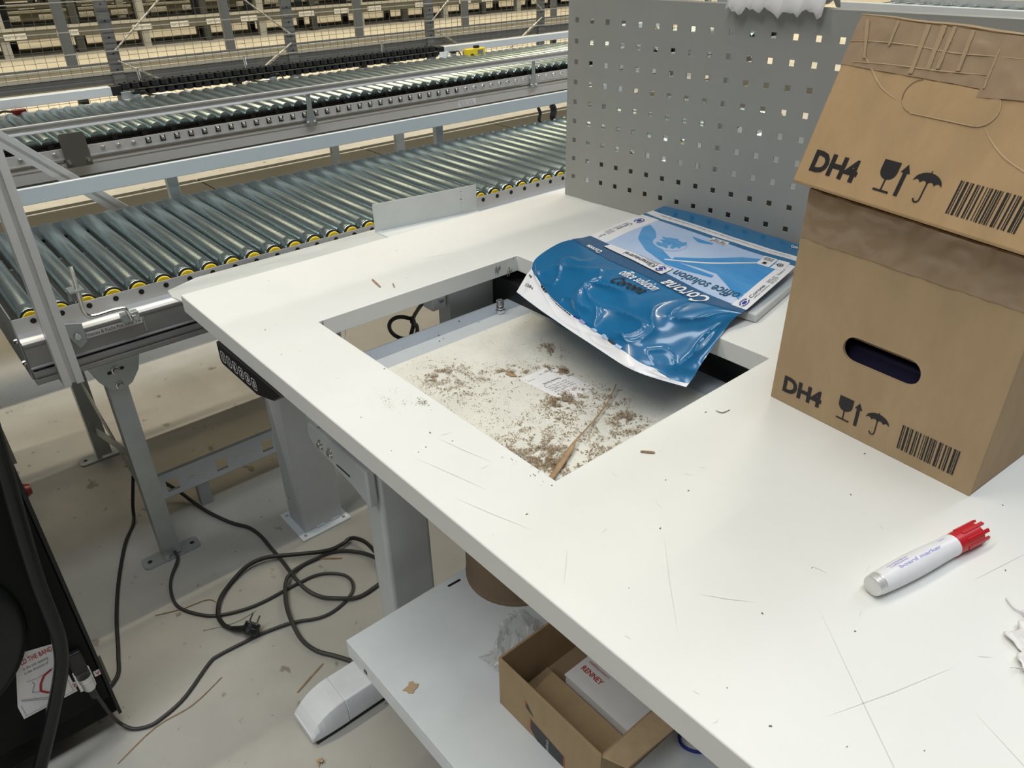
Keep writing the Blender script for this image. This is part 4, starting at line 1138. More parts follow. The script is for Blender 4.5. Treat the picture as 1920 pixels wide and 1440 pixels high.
# ------------------------------------------------------------ sheet-metal chute between conveyor and table
ch = thing('side_chute', (-0.15, 0.3, 0.7), 'grey sheet metal chute bridging conveyor and table with an upright flap', 'chute')
zc = lambda x: .786 + .29 * x
pts = [(-.003, .004), (-.12, .018), (-.245, .045), (-.352, .135), (-.352, .575), (-.12, .66), (-.003, .66)]
MB().add([V(x, y, zc(x)) for x, y in pts] + [V(x, y, zc(x) - .002) for x, y in pts], [tuple(range(7)), tuple(range(7, 14))[::-1]] + [(i, i + 7, (i + 1) % 7 + 7, (i + 1) % 7) for i in range(7)]).build('chute_plate', M['chute'], ch, smooth=False)
f0, f1 = V(-.085, .418, 0), V(-.052, .652, 0)
fd = (f1 - f0)
fpo = [(0, .783), (0, .826), (.02, .8385), (.97, .8395), (1, .833), (1, .783)]
hx = [.842, .856]
fm = MB()
ufl = [0, .835, .848, 1.0]; vfl = [.781, .7885, .7915, .7965, .7995, .8045, .8075, .8125, .8155, .8205, .8235, .8285, .8315, .8390]
fm.holes([x for x in ufl], vfl, lambda i, j: i == 1 and j % 2 == 1 and j < 12, f0, fd, (0, 0, 1), V(fd.y, -fd.x, 0).normalized() * .0015)
fm.build('flap', M['chute'], ch, smooth=False)
MB().add([V(-.083, .418, .7835), V(-.050, .652, .7835), V(-.002, .652, .7855), V(-.002, .418, .7855), V(-.083, .418, .7815), V(-.050, .652, .7815), V(-.002, .652, .7835), V(-.002, .418, .7835)],
         [(0, 3, 2, 1), (4, 5, 6, 7), (0, 1, 5, 4), (1, 2, 6, 5), (2, 3, 7, 6), (3, 0, 4, 7)]).build('flap_flange', M['chute'], ch, smooth=False)

# grey support post on its own base plate
po_ = thing('support_post', (-0.28, 0.26, 0), 'grey sheet metal post bolted to a flat base plate beside the table', 'post')
m_ = MB().box(-.322, .212, .005, -.2385, .2135, .688).box(-.2400, .2135, .005, -.2385, .318, .688).box(-.322, .3165, .005, -.2400, .318, .688).box(-.322, .2135, .005, -.3205, .225, .688)
m_.build('column', M['leg_paint'], po_, bevel=.0006)
bp = MB().holes([-.347, -.337, -.327, -.236, -.226, -.216], [.195, .204, .212, .312, .320, .330], lambda i, j: i in (1, 3) and j in (1, 3), (0, 0, 0), (1, 0, 0), (0, 1, 0), (0, 0, .005))
bp.build('base_plate', M['shelf_paint'], po_)
for yy in (.243, .285):
    MB().box(-.2384, yy, .0052, -.2350, yy + .022, .0105).build('weld_tab', M['shelf_paint'], po_)
for zz in (.48, .40, .08):
    MB().lathe([(0, .004), (.004, .004), (.005, 0)], (-.300, .212, zz), (0, -1, 0), 8).build('rivet', M['steel'], po_)

# slotted cable tray low under the conveyor
ct = thing('cable_tray', (-0.56, 0.6, 0.1), 'grey slotted metal cable tray running low under the near conveyor', 'cable tray')
ty0, ty1 = -.030, 1.60
uy_ = [ty0]; big, small = [], []
y = ty0 + .020; i = 0
while y < ty1 - .12:
    if i % 2 == 0:
        big.append((y, y + .030)); y += .030 + .022
    else:
        small += [(y, y + .020), (y + .034, y + .054)]; y += .054 + .022
    i += 1
cuts = sorted(set([ty0, ty1] + [q for p in big + small for q in p]))
zs = [.072, .086, .102, .106, .122, .142]
def hole_(i, j):
    a_, b_ = cuts[i], cuts[i + 1]
    for p in big:
        if abs(p[0] - a_) < 1e-6 and j in (1, 2, 3): return True
    for p in small:
        if abs(p[0] - a_) < 1e-6 and j == 2: return True
    return False
MB().holes(cuts, zs, hole_, (-.520, 0, 0), (0, 1, 0), (0, 0, 1), (-.0015, 0, 0)).build('front_flange', M['shelf_paint'], ct, smooth=False)
MB().box(-.550, ty0, .0705, -.520, ty1, .072).box(-.534, ty0, .1405, -.5216, ty1, .142).build('tray_bottom', M['zinc_dull'], ct)
for yy in (.06, .75, 1.4):
    MB().box(-.548, yy, 0, -.524, yy + .03, .0703).build('tray_foot', M['zinc_dull'], ct)

# ------------------------------------------------------------ cables on the floor
def cable(pts, r, name, label, m='cable_grey', z=None):
    P = smooth_path([V(p[0], p[1], p[2] if len(p) > 2 else r + .0005) for p in pts], 6)
    return tag(MB().tube(P, r, 8).build(name, M[m]), label, 'cable')
Lc = [(-.092, -.327, .10), (-.032, -.322, .012), (.006, -.308), (.038, -.296), (.052, -.274), (.053, -.249), (.036, -.196), (-.012, -.127), (-.019, -.102), (-.016, -.048), (-.013, -.012), (.003, .049, .006), (.031, .106), (.033, .149), (.016, .193), (-.01, .213), (-.044, .213), (-.074, .19), (-.091, .161), (-.095, .124), (-.096, .088), (-.096, .033), (-.105, -.015), (-.128, -.064), (-.161, -.094), (-.207, -.117), (-.254, -.117), (-.307, -.10), (-.355, -.066, .010), (-.376, -.062, .016), (-.398, -.066, .030)]
Lc[0] = (.036, -.326, .135); Lc[1] = (.030, -.318, .06); Lc[2] = (.020, -.310, .015)
cable(Lc, .0036, 'machine_cable', 'thin dark cable looping over the floor from the black machine to the conveyor leg')
Rc = [(-.638, .001, .05), (-.595, .025, .03), (-.533, .049), (-.471, .064), (-.403, .088), (-.354, .114), (-.305, .123), (-.248, .123), (-.181, .122, .008), (-.119, .118, .012), (-.066, .121, .008), (-.023, .136), (.014, .16, .012), (.035, .198), (.036, .236), (.025, .269), (-.022, .293, .012), (-.069, .289), (-.111, .26), (-.136, .225), (-.139, .191), (-.141, .152), (-.124, .113, .014), (-.10, .09, .014), (-.049, .066, .012), (.005, .052, .012), (.061, .047), (.109, .057), (.151, .082), (.20, .105), (.33, .14), (.5, .2)]
cable(Rc, .0047, 'extension_cable', 'thick dark cable lying in wide loops on the floor behind the table foot')
qc = thing('plug_cable', (-.04, -.03, 0), 'black power cord ending in a loose earthed plug on the floor', 'power cord')
Qc = [(-.058, -.053, .012), (-.075, -.060, .010), (-.096, -.063), (-.128, -.060), (-.166, -.038, .008), (-.199, 0), (-.219, .049, .012), (-.214, .096, .014), (-.18, .149, .014), (-.149, .196, .014), (-.136, .229, .012), (-.133, .26, .014), (-.142, .282, .010), (-.127, .294, .014), (-.089, .301, .020), (-.031, .298, .020), (.034, .29, .010), (.082, .274), (.117, .254), (.20, .21), (.36, .18)]
MB().tube(smooth_path([V(p[0], p[1], p[2] if len(p) > 2 else .0055) for p in Qc], 6), .005, 8).build('cord', M['rubber'], qc)
pg = V(-.024, -.027, .020); gd = V(.72, .58, 0).normalized(); gp = V(-gd.y, gd.x, 0)
MB().tube([V(-.060, -.054, .012), V(-.048, -.045, .014), V(-.036, -.034, .017)], .0085, 10, scale=[.7, .85, 1]).build('cord_grip', M['black'], qc)
mb = MB().lathe([(0, -.010), (.015, -.010), (.0185, -.006), (.0185, .004), (.0165, .006), (.0165, .014), (0, .014)], pg, V(-.25, .55, .55), 20)
plug = mb.build('plug', M['black'], qc)
pdir = V(-.25, .55, .55).normalized(); sid = pdir.cross(V(0, 0, 1)).normalized()
for s_ in (-1, 1):
    c_ = pg + pdir * .014 + sid * .0095 * s_
    MB().cyl(c_, c_ + pdir * .019, .0022, 8).build('prong', M['steel'], plug)
cable([(-.633, -.058, .10), (-.60, -.085, .04), (-.573, -.101), (-.503, -.143), (-.382, -.195), (-.266, -.234), (-.16, -.262), (-.10, -.285), (-.07, -.35), (-.06, -.45)], .0042, 'feed_cable', 'dark cable running over the floor from the conveyor legs behind the machine', 'rubber')
splinter((-.222, -.166), (-.157, -.046), .0013, 'long pale splinter crossing the cable near the dark plug', mid=[(-.201, -.114), (-.189, -.058)], cat='splinter')
splinter((.036, -.12), (.092, -.339), .0013, 'very long curved brown wood strip on the floor beside the black machine', mid=[(.061, -.19), (.062, -.261)])
splinter((.143, .052), (.172, -.021), .0021, 'brown wooden stick on the floor leaning near the table foot', mid=[(.158, .013)])
splinter((-.137, .198), (-.103, .238), .0026, 'dark flat wood sliver under the cable loops', m='straw')
splinter((-.109, -.102), (-.086, .01), .0011, 'thin pale fibre lying beside the loose plug', mid=[(-.084, -.04)], m='rack_light', nm='fibre', cat='fibre')
splinter((.48, -.02), (.56, -.055), .0018, 'brown stick on the floor under the front edge of the lower shelf')
for (x, y, lab) in ((.335, -.058, 'pale crumpled paper chip on the floor in front of the table foot'),):
    c_ = MB()
    for q in range(7):
        a_ = random.uniform(0, 6); c_.add([V(x + random.uniform(-.008, .008), y + random.uniform(-.008, .008), .001 + .008 * random.random()) for _ in range(4)], [(0, 1, 2, 3)])
    tag(c_.build('paper_chip', M['fold'], solid=.0006, smooth=False), lab, 'paper chip')
tag(MB().prism([(-.010, -.010), (-.003, -.0085), (.001, -.011), (.008, -.008), (.0065, -.001), (.0085, .004), (.007, .011), (.001, .0085), (-.004, .011), (-.009, .007), (-.0065, .001)], (.52, .045, .3002), (.9, .4, 0), (-.4, .9, 0), (0, 0, .0015)).build('cardboard_scrap', M['fold']), 'torn cardboard scrap on the lower shelf in front of the open carton', 'scrap')

# ------------------------------------------------------------ black strapping machine
MX, MY = .03, -.300
mc = thing('strapping_machine', (-.3, -.6, 0), 'black cabinet machine with a bent tube handle, red knob and instruction sticker', 'machine')
MB().box(-1.15, -1.05, .045, MX - .012, MY, .73).build('cabinet', M['mach'], mc, bevel=.004)  # hidden length stretched to block light from the floor under the conveyor
MB().box(MX - .012, -1.05, .100, MX, MY - .006, .73).build('side_panel', M['mach'], mc, bevel=.003)
MB().box(MX - .012, MY - .006, .050, MX + .002, MY, .735).build('edge_strip', M['gloss_black'], mc, bevel=.001)
MB().box(MX - .016, MY, .120, MX - .013, MY + .004, .190).build('edge_tab', M['dark_steel'], mc)
MB().box(MX, MY - .075, .640, MX + .018, MY - .008, .735).build('hinge_block', M['black'], mc, bevel=.003)
MB().box(-1.12, -1.0, .0, -.05, MY - .05, .045).build('castor_base', M['black'], mc, bevel=.01)
MB().lathe([(0, .02), (.16, .016), (.175, .008), (.178, 0)], (MX, -.545, .375), (1, 0, 0), 48).build('reel_cover', M['gloss_black'], mc)
th = smooth_path([V(.068, -.300, .80), V(.068, -.312, .66), V(.068, -.326, .526), V(.066, -.334, .431), V(.064, -.338, .335), V(.064, -.343, .292), V(.064, -.356, .245), V(.064, -.392, .165), V(.064, -.445, .06), V(.064, -.47, .01)], 6)
MB().tube(th, .0115, 14).build('tube_handle', M['gloss_black'], mc)
MB().lathe([(0, .022), (.008, .021), (.0115, .014), (.0105, .005), (.008, 0)], (-.012, MY - .012, .552), (0, 1, 0), 16).build('knob', M['red_lamp'], mc)
MB().box(-.03, MY, .60, -.018, MY + .006, .66).build('latch', M['dark_steel'], mc)
lab = MB().add([V(MX + .0006, -.4030, .292), V(MX + .0006, -.3530, .278), V(MX + .0006, -.3480, .153), V(MX + .0006, -.4330, .153), V(MX + .0006, -.4330, .185)], [(0, 1, 2, 3, 4)])
labo = lab.build('instruction_sticker', M['white_paper'], mc, smooth=False, label='white sticker with red heading and drawing')
mf = lambda x, y: V(MX + .0012, x, y)
tx = MB()
write(tx, 'LD THE BAND', mf, -.4020, .2655, .047, .0150, .01)
tx.build('lettering', M['ink_red'], labo, smooth=False)
tx = MB()
write(tx, 'in the side opening', mf, -.403, .2530, .037, .0085)
write(tx, 'in the direction of', mf, -.404, .2430, .036, .0085)
def line(mb, pts, w):
    for (a_, b_), (c_, d_) in zip(pts, pts[1:]):
        dd = V(0, c_ - a_, d_ - b_).normalized(); nn_ = V(0, -dd.z, dd.y) * w / 2
        p, q = mf(a_, b_), mf(c_, d_)
        mb.add([p - nn_, p + nn_, q + nn_, q - nn_], [(0, 1, 2, 3)])
line(tx, [(-.406, .227), (-.392, .224), (-.376, .226), (-.362, .230)], .0007)
line(tx, [(-.400, .222), (-.398, .214), (-.403, .206), (-.406, .200), (-.396, .193)], .0009)
line(tx, [(-.4245, .196), (-.375, .164)], .0008); line(tx, [(-.4245, .193), (-.378, .161)], .0008)
line(tx, [(-.428, .184), (-.428, .158), (-.353, .158), (-.3565, .245)], .0006)
tx.build('line_drawing', M['ink_soft'], labo, smooth=False)
tx = MB()
line(tx, [(-.368, .228), (-.382, .222), (-.391, .208), (-.395, .194), (-.386, .182), (-.372, .178)], .0035)
tx.build('band_drawing', M['ink_red'], labo, smooth=False)
MB().box(MX, -.345, .150, MX + .006, -.318, .200).build('socket_plate', M['steel'], mc, bevel=.001)
MB().box(MX, -.343, .195, MX + .012, -.320, .245).build('socket_cover', M['black'], mc, bevel=.003)
MB().lathe([(.0115, 0), (.0115, .010), (.010, .012), (.0105, .026), (.0085, .030), (.007, .030)], (MX + .010, -.331, .186), (.15, .06, -1), 18).build('connector', M['alu'], mc, label='bright metal round connector')
MB().lathe([(.007, 0), (.0065, .018), (.0045, .022), (0, .022)], (MX + .0145, -.3292, .157), (.15, .06, -1), 14).build('cable_gland', M['black'], mc)
MB().box(MX + .0003, -.352, .163, MX + .0008, -.3455, .176).build('voltage_tag', M['white_paper'], mc)
vt = MB().box(MX + .0003, -.316, .163, MX + .0008, -.3045, .176).build('voltage_tag', M['white_paper'], mc)
tx = MB()
write(tx, 'V', mf, -.3135, .1655, .0065, .0115, .03)
write(tx, '2', mf, -.3510, .1655, .0045, .0115, .03)
tx.build('lettering', M['ink_red'], vt, smooth=False)

# ------------------------------------------------------------ things on the lower shelf
oc = thing('open_carton', (.73, .25, .3), 'open brown carton with a dark label standing on the lower shelf', 'box')
cx0, cx1, cy0, cy1, cz0, cz1 = .630, .832, .130, .322, .3005, .402
MB().box(cx0, cy0, cz0, cx1, cy0 + .0035, cz1).build('front_wall', M['card2'], oc, bevel=.001)
MB().box(cx0, cy0 + .0036, cz0, cx0 + .0035, cy1, cz1).build('side_wall', M['card2'], oc, bevel=.001)
MB().box(cx1 - .0035, cy0 + .0036, cz0, cx1, cy1, cz1 - .004).build('side_wall', M['card2'], oc, bevel=.001)
MB().box(cx0 + .0036, cy1 - .0035, cz0, cx1 - .0036, cy1, cz1).build('back_wall', M['card2'], oc, bevel=.001)
MB().box(cx0 + .0036, cy0 + .0036, cz0, cx1 - .0036, cy1 - .0036, cz0 + .0035).build('bottom', M['card_in'], oc)
MB().add([V(cx1 + .001, cy0 + .002, cz1 - .004), V(cx1 + .001, cy1, cz1 - .004), V(cx1 + .042, cy1 + .004, cz1 + .002), V(cx1 + .034, cy0 + .012, cz1 + .0)], [(0, 1, 2, 3)]).build('flap', M['fold'], oc, solid=.003, smooth=False)
of = lambda x, y: V(x, cy0 - .0005, y)
lbm = MB().add([of(.713, .3015), of(.7665, .3015), of(.7665, .3255), of(.700, .3355), of(.700, .314)], [(0, 1, 2, 3, 4)])
lb2 = lbm.build('dark_label', M['charcoal'], oc, smooth=False)
MB().add([of(.6975, .3155), of(.700, .3140), of(.700, .3370), of(.6975, .3370)], [(0, 1, 2, 3)]).add([of(.7665, .3015), of(.7690, .3015), of(.7690, .3265), of(.7665, .3255)], [(0, 1, 2, 3)]).add([of(.688, .353), of(.690, .352), of(.6905, .364), of(.688, .366)], [(0, 1, 2, 3)]).build('label_edge', M['orange'], oc, smooth=False)
MB().add([of(.690, .352), of(.7065, .3455), of(.6905, .364)], [(0, 1, 2)]).build('dark_label', M['charcoal'], oc, smooth=False)
tx = MB()
write(tx, 'Liefersch', lambda x, y: V(.737 - y, cy0 - .0010, .303 + x), 0, 0, .024, .0075)
tx.build('lettering', M['white_print'], lb2, smooth=False)
wbx = thing('white_box', (.75, .25, .31), 'flat white box with dark red lettering lying inside the open carton', 'box')
MB().box(.682, .216, .3045, .822, .316, .340).build('body', M['white_paper'], wbx, bevel=.0015)
MB().box(.681, .2145, .3405, .8235, .317, .3425).build('lid', M['white_paper'], wbx)
MB().obox((.735, .176, .322), (.088, 0, 0), (0, .036, .006), (0, -.0003, .0014)).build('inner_flap', M['card2'], oc)
tx = MB()
write(tx, 'RENNEY', lambda x, y: V(.690 + x, .262 + y, .3430), .0, -.022, .040, .013, .02)
write(tx, 'Heftklammern', lambda x, y: V(.690 + x, .262 + y, .3430), .0, -.005, .040, .007)
tx.build('lettering', M['ink_red'], wbx, smooth=False)
dr = thing('board_drum', (.43, .33, .3), 'dark brown cardboard drum standing at the back of the lower shelf', 'drum')
MB().lathe([(0, .002), (.0905, .002), (.092, .0), (.092, .006), (.0905, .008), (.0905, .20), (.092, .202), (.092, .208), (0, .208)], (.4345, .333, .3), (0, 0, 1), 48).build('drum_body', M['drum'], dr)
MB().box(.445, .2400, .395, .452, .2425, .400).build('staple', M['ink'], dr)
fm2 = MB()
def filmf(u, v):
    x = .545 + .080 * u + .01 * math.sin(v * 7); y = .155 + .12 * v
    return V(x - .03 * v, y, .302 + .10 * (u ** .8) * (.35 + .9 * abs(mn.noise(V(u * 3, v * 4, 1)))) * math.sin(PI * min(1, .15 + .8 * v)) + .022 * abs(mn.noise(V(u * 8, v * 9, 5))))
fm2.grid(filmf, 30, 30)
tag(fm2.build('plastic_film', M['film'], ang=20), 'crumpled clear plastic film tucked behind the open carton', 'film')
tag(MB().tube(smooth_path([V(.835, .300, .306), V(.850, .280, .304), V(.868, .280, .304), V(.885, .296, .304), (V(.90, .33, .304))], 5), .0025, 8).build('blue_cable', M['ink_blue']), 'thin dark blue cable on the lower shelf behind the open carton', 'cable')

# ------------------------------------------------------------ second conveyor with chain-driven rollers
XN, XR = -1.45, -2.02
c2 = thing('chain_conveyor', (-1.73, 2.0, 0), 'second conveyor behind the near one, chain driven rollers and a raised side guard', 'conveyor')
A0, A1 = -.62, 4.10
r2m = MB().lathe([(0, -.25), (.0188, -.25), (.02, -.248), (.02, .262), (0, .262)], (0, 0, 0), (-1, 0, 0), 20).mesh('roller', M['zinc'])
b2m = MB().lathe([(0, .0085), (.0052, .0085), (.0062, .006), (.0062, .002), (.0072, 0)], (0, 0, 0), (1, 0, 0), 10).mesh('axle_bolt', M['steel'])
s2m = MB().holes([-.0085, -.0060, .0060, .0085], [-.0095, -.0065, .0065, .0085], lambda i, j: i == 1 and j in (1, 2), (0, 0, 0), (0, 1, 0), (0, 0, 1), (.002, 0, 0)).mesh('bolt_seat', M['black'], smooth=False)
k = -16
while .138 + .046 * k < A1 - .03:
    y = .138 + .046 * k
    r_ = place('roller', r2m, c2, (-1.735, y, .7645))
    b_ = place('axle_bolt', b2m, c2, (XN + .0008, y, .7405))
    if (6 <= k <= 33):
        place('bolt_seat', s2m, c2, (XN, y, .7405))
    k += 1
ch_ = MB()
y = A0 + .02; i = 0
while y < A1:
    zz = .7605
    xo = -1.474 if i % 2 else -1.4705
    for z_ in (zz - .0062, zz + .0062):
        ch_.obox((xo, y, z_), (.0012, 0, 0), (0, .0066, 0), (0, 0, .0026))
    ch_.obox((-1.472, y + .0052, zz - .0062), (.004, 0, 0), (0, .0018, 0), (0, 0, .0018))
    y += .0105; i += 1
k = -16
while .138 + .046 * k < A1 - .03:
    yy = .138 + .046 * k
    if k % 2 == 0:
        ch_.cyl((-1.478, yy, .7615), (-1.467, yy, .7615), .0095, 10)
    k += 1
ch_.box(-1.483, A0, .7535, -1.4795, A1, .7675)
cho = ch_.build('drive_chain', M['black'], c2, smooth=False); cho['kind'] = 'stuff'
def lrail(name, x0, z0, x1, z1, m, bev=0):
    return MB().box(x0, A0, z0, x1, A1, z1).build(name, M[m], c2, bevel=bev)
lrail('side_plate', XN - .004, .722, XN, .7535, 'alu')
lrail('lower_lip', XN - .004, .7165, XN + .006, .7215, 'steel')
lrail('side_channel', XN - .03, .7095, XN - .008, .722, 'alu_dark')
lrail('lower_lip', XN - .008, .7030, XN + .003, .7085, 'alu')
lrail('side_profile', XN - .03, .668, XN, .7028, 'alu')
sk = lrail('screw_strip', XN - .03, .640, XN - .002, .668, 'dark_steel')
dm = MB().lathe([(0, .003), (.0025, .0028), (.0035, .001), (.0038, 0)], (0, 0, 0), (1, 0, 0), 8).mesh('screw', M['steel'])
yy = A0 + .05
while yy < A1:
    place('screw', dm, sk, (XN - .002, yy, .661)); yy += .062
lrail('shading_pan', XR, .665, XN - .03, .6665, 'alu_dark')  # also added, so this conveyor casts a solid shadow
lrail('far_profile', XR - .02, .66, XR, .775, 'alu')
gp_ = MB().prism([(0, 0), (.012, 0), (.012, .003), (.005, .006), (.005, .018), (.012, .021), (.012, .0255), (0, .0255)], (XN + .004, A0, .8095), (1, 0, 0), (0, 0, 1), (0, A1 - A0, 0))
gp_.build('side_guard', M['alu'], c2, bevel=.0006)
for yy in (.985, 2.075, 3.2):
    bq = MB().prism([(-.009, .815), (.009, .815), (.010, .76), (.020, .715), (.021, .698), (-.021, .698), (-.020, .715), (-.010, .76)], (XN + .0085, yy, 0), (0, 1, 0), (0, 0, 1), (.003, 0, 0)).build('guard_bracket', M['zinc_dull'], c2, bevel=.0006)
    for s_ in (-1, 1):
        place('screw', b2m, bq, (XN + .0115, yy + .0135 * s_, .711))
pz_ = [(.159, .699), (.232, .699), (.232, .712), (.2295, .796), (.225, .800), (.163, .800), (.158, .796)]
bq = MB().prism(pz_, (XN + .016, 0, 0), (0, 1, 0), (0, 0, 1), (.003, 0, 0)).build('cover_plate', M['dark_steel'], c2, bevel=.0008)
for yy in (.168, .223):
    place('screw', b2m, bq, (XN + .019, yy, .7155))
tx = MB().box(XN + .0003, 1.66, .673, XN + .001, 1.755, .698)
nl = tx.build('type_label', M['white_paper'], c2)
for q in range(3):
    tx = MB()
    write(tx, 'Typ 1010   Nr. 24', lambda x, y: V(XN + .0014, x, y), 1.665 + .004 * q, .690 - .007 * q, .07, .006)
    tx.build('lettering', M['ink_soft'], nl, smooth=False)
for yy in (-.3, 1.35, 3.0):
    for xx in (XN - .028, XR - .018):
        MB().box(xx, yy, 0, xx + .018, yy + .04, .66).build('leg', M['zinc_dull'], c2, bevel=.001)
    MB().box(XR, yy + .01, .2, XN - .03, yy + .03, .23).build('leg_brace', M['zinc_dull'], c2)

# side rail with guide wheels on the far side of the second conveyor
wr = thing('guide_wheel_rail', (-2.08, 1.2, .66), 'side rail of black guide wheels set between two grey box beams', 'guide rail')
for ya, yb in ((A0, .497), (2.045, 3.9)):
    MB().box(-2.095, ya, .789, -2.055, yb, .8215).build('box_beam', M['alu_light'], wr, bevel=.002)
for ya, yb in ((.498, .535), (2.005, 2.044)):
    MB().box(-2.093, ya, .788, -2.054, yb, .8225).build('end_block', M['black'], wr, bevel=.002)
wm = MB().lathe([(0, 0), (.014, 0), (.0178, .002), (.0178, .020), (.014, .021), (.004, .021), (.004, .025), (0, .025)], (0, 0, 0), (0, 0, 1), 14).mesh('guide_wheel', M['black'])
yy = .552; i = 0
while yy < 2.0:
    place('guide_wheel', wm, wr, (-2.066, yy, .8070))
    place('guide_wheel', wm, wr, (-2.066, yy + .018, .7805))
    yy += .0365; i += 1
MB().box(-2.080, .535, .8022, -2.0475, 2.005, .8055).build('wheel_bar', M['dark_steel'], wr)
MB().box(-2.094, .535, .782, -2.086, 2.005, .826).build('wheel_bar', M['black'], wr)
for yy, m_ in ((.525, 'zinc_dull'), (2.01, 'shelf_paint')):
    MB().box(-2.050, yy, .70, -2.045, yy + .05, .800).build('rail_holder', M[m_], wr, bevel=.001)
for yy in (.62, 1.05, 1.72):
    MB().tube(smooth_path([V(-2.10, yy, .868), V(-2.10, yy + .005, .80), V(-2.10, yy + .015, .775), V(-2.10, yy + .05, .766), V(-2.10, yy + .10, .764), V(-2.08, yy + .125, .750), V(-2.06, yy + .13, .73)], 5), .0055, 8).build('clamp_rod', M['steel'], wr)
for yy, lab_ in ((.575, 'grey light sensor with black cap on the far conveyor, nearest the camera'), (1.13, 'grey light sensor with black cap on the far conveyor behind the wheel rail middle'), (2.08, 'grey light sensor with black cap on the far conveyor under the right box beam')):
    ls_ = thing('light_sensor', (-2.03, yy, .775), lab_, 'sensor')
    MB().lathe([(0, 0), (.014, .002), (.016, .010), (.013, .020), (0, .022)], (-2.03, yy, .770), (0, 0, 1), 14).build('sensor_body', M['zinc_dull'], ls_)
    MB().box(-2.04, yy - .014, .791, -2.02, yy + .012, .800).build('sensor_cap', M['black'], ls_)
    MB().tube(smooth_path([V(-2.03, yy + .012, .795), V(-2.03, yy + .03, .797), V(-2.03, yy + .045, .780), V(-2.03, yy + .05, .765)], 4), .003, 6).build('sensor_cable', M['rubber'], ls_)
yb_ = thing('yellow_bracket', (-1.97, 2.17, .76), 'small yellow sensor housing standing on the second conveyor', 'housing')
MB().prism([(0, 0), (.016, 0), (.020, .010), (.032, .013), (.042, .004), (.044, 0), (.104, 0), (.110, .008), (.112, .034), (0, .034), (-.002, .02)], (-1.99, 2.115, .776), (0, 1, 0), (0, 0, 1), (.03, 0, 0)).build('housing', M['yellow'], yb_, bevel=.002)
MB().box(-1.96 + .0002, 2.178, .784, -1.959, 2.212, .803).build('window', M['alu_dark'], yb_)
MB().box(-1.98, 2.165, .8102, -1.965, 2.192, .822).build('plug', M['black'], yb_)
rlp = thing('red_reflector', (-2.03, .17, .77), 'small red lamp with a black cable at the far edge of the second conveyor', 'lamp')
MB().box(-2.035, .150, .772, -2.015, .195, .790).build('lens', M['red_lamp'], rlp, bevel=.003)
MB().tube(smooth_path([V(-2.025, .150, .784), V(-2.025, .12, .788), V(-2.03, .09, .770), V(-2.03, .085, .745)], 4), .004, 6).build('cable', M['rubber'], rlp)

# ------------------------------------------------------------ dark floor covering between conveyors and racks
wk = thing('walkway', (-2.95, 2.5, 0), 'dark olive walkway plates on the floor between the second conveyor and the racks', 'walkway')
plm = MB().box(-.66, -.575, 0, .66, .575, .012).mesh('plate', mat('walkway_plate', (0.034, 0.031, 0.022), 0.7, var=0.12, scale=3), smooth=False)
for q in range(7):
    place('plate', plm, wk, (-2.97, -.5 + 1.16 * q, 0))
MB().box(-3.55, -1.1, .0125, -3.535, 7.0, .0165).build('pale_strip', M['wire'], wk)
MB().box(-3.12, -1.1, .0125, -3.112, 7.0, .0155).build('pale_strip', M['wire'], wk)

# ------------------------------------------------------------ storage racks
ra = thing('flow_rack', (-4.4, 2.8, 0), 'nearest grey storage rack with mesh back and diagonal tie rods behind the conveyors', 'rack')
postm = MB().box(-.03, -.034, 0, 0, .034, 1.75).mesh('post', M['rack'], smooth=False)
hl_ = MB()
for q in range(19):
    hl_.cyl((.0005, 0, .10 + .088 * q), (.0012, 0, .10 + .088 * q), .0055, 8)
holem = hl_.mesh('post_holes', M['ink'], smooth=False)
PY = [-.08, 1.05, 2.19, 3.34, 4.49, 5.64, 6.8]
for y in PY:
    p_ = place('post', postm, ra, (-4.0, y, 0))
    h_ = bpy.data.objects.new('post_holes', holem); col.objects.link(h_); h_.parent = p_; h_['kind'] = 'stuff'
    place('post', postm, ra, (-5.05, y, 0))
for z0, z1, x_, m_ in ((.553, .602, -4.028, 'rack'), (.30, .345, -4.028, 'rack'), (.515, .55, -5.04, 'rack'), (.606, .612, -4.022, 'wire')):
    MB().box(x_ - .012, -.1, z0, x_ + .012, 6.85, z1).build('shelf_beam', M[m_], ra)
MB().box(-5.04, -.1, .522, -4.045, 6.85, .530).build('shelf_deck', M['deck_dark'], ra)
for q in range(3):
    MB().box(-4.95 + .28 * q, -.1, .531, -4.93 + .28 * q, 6.85, .545).build('roller_track', M['wire'], ra)
MB().box(-5.04, -.1, .17, -4.75, 6.85, .178).build('shelf_deck', M['deck'], ra)
wm_ = MB()
y = -.1
while y < 6.85:
    wm_.obox((-3.955, y, .83), (.0010, 0, 0), (0, .0010, 0), (0, 0, .40)); y += .0555
z = .43
i = 0
while z < 1.24:
    wm_.obox((-3.953, 3.37, z), (.0013, 0, 0), (0, 3.47, 0), (0, 0, .0010)); z += .0555; i += 1
wo = wm_.build('wire_mesh', M['mesh_wire'], ra, smooth=False); wo['kind'] = 'stuff'
for zz_ in (.62, .735, .85, 1.0):
    MB().box(-3.950, -.1, zz_, -3.946, 6.85, zz_ + .005).build('mesh_rod', M['wire'], ra)
def tie(y0, z0, y1, z1, w=.0055):
    MB().cyl((-3.985, y0, z0), (-3.985, y1, z1), w, 8).build('tie_rod', M['wire'], ra)
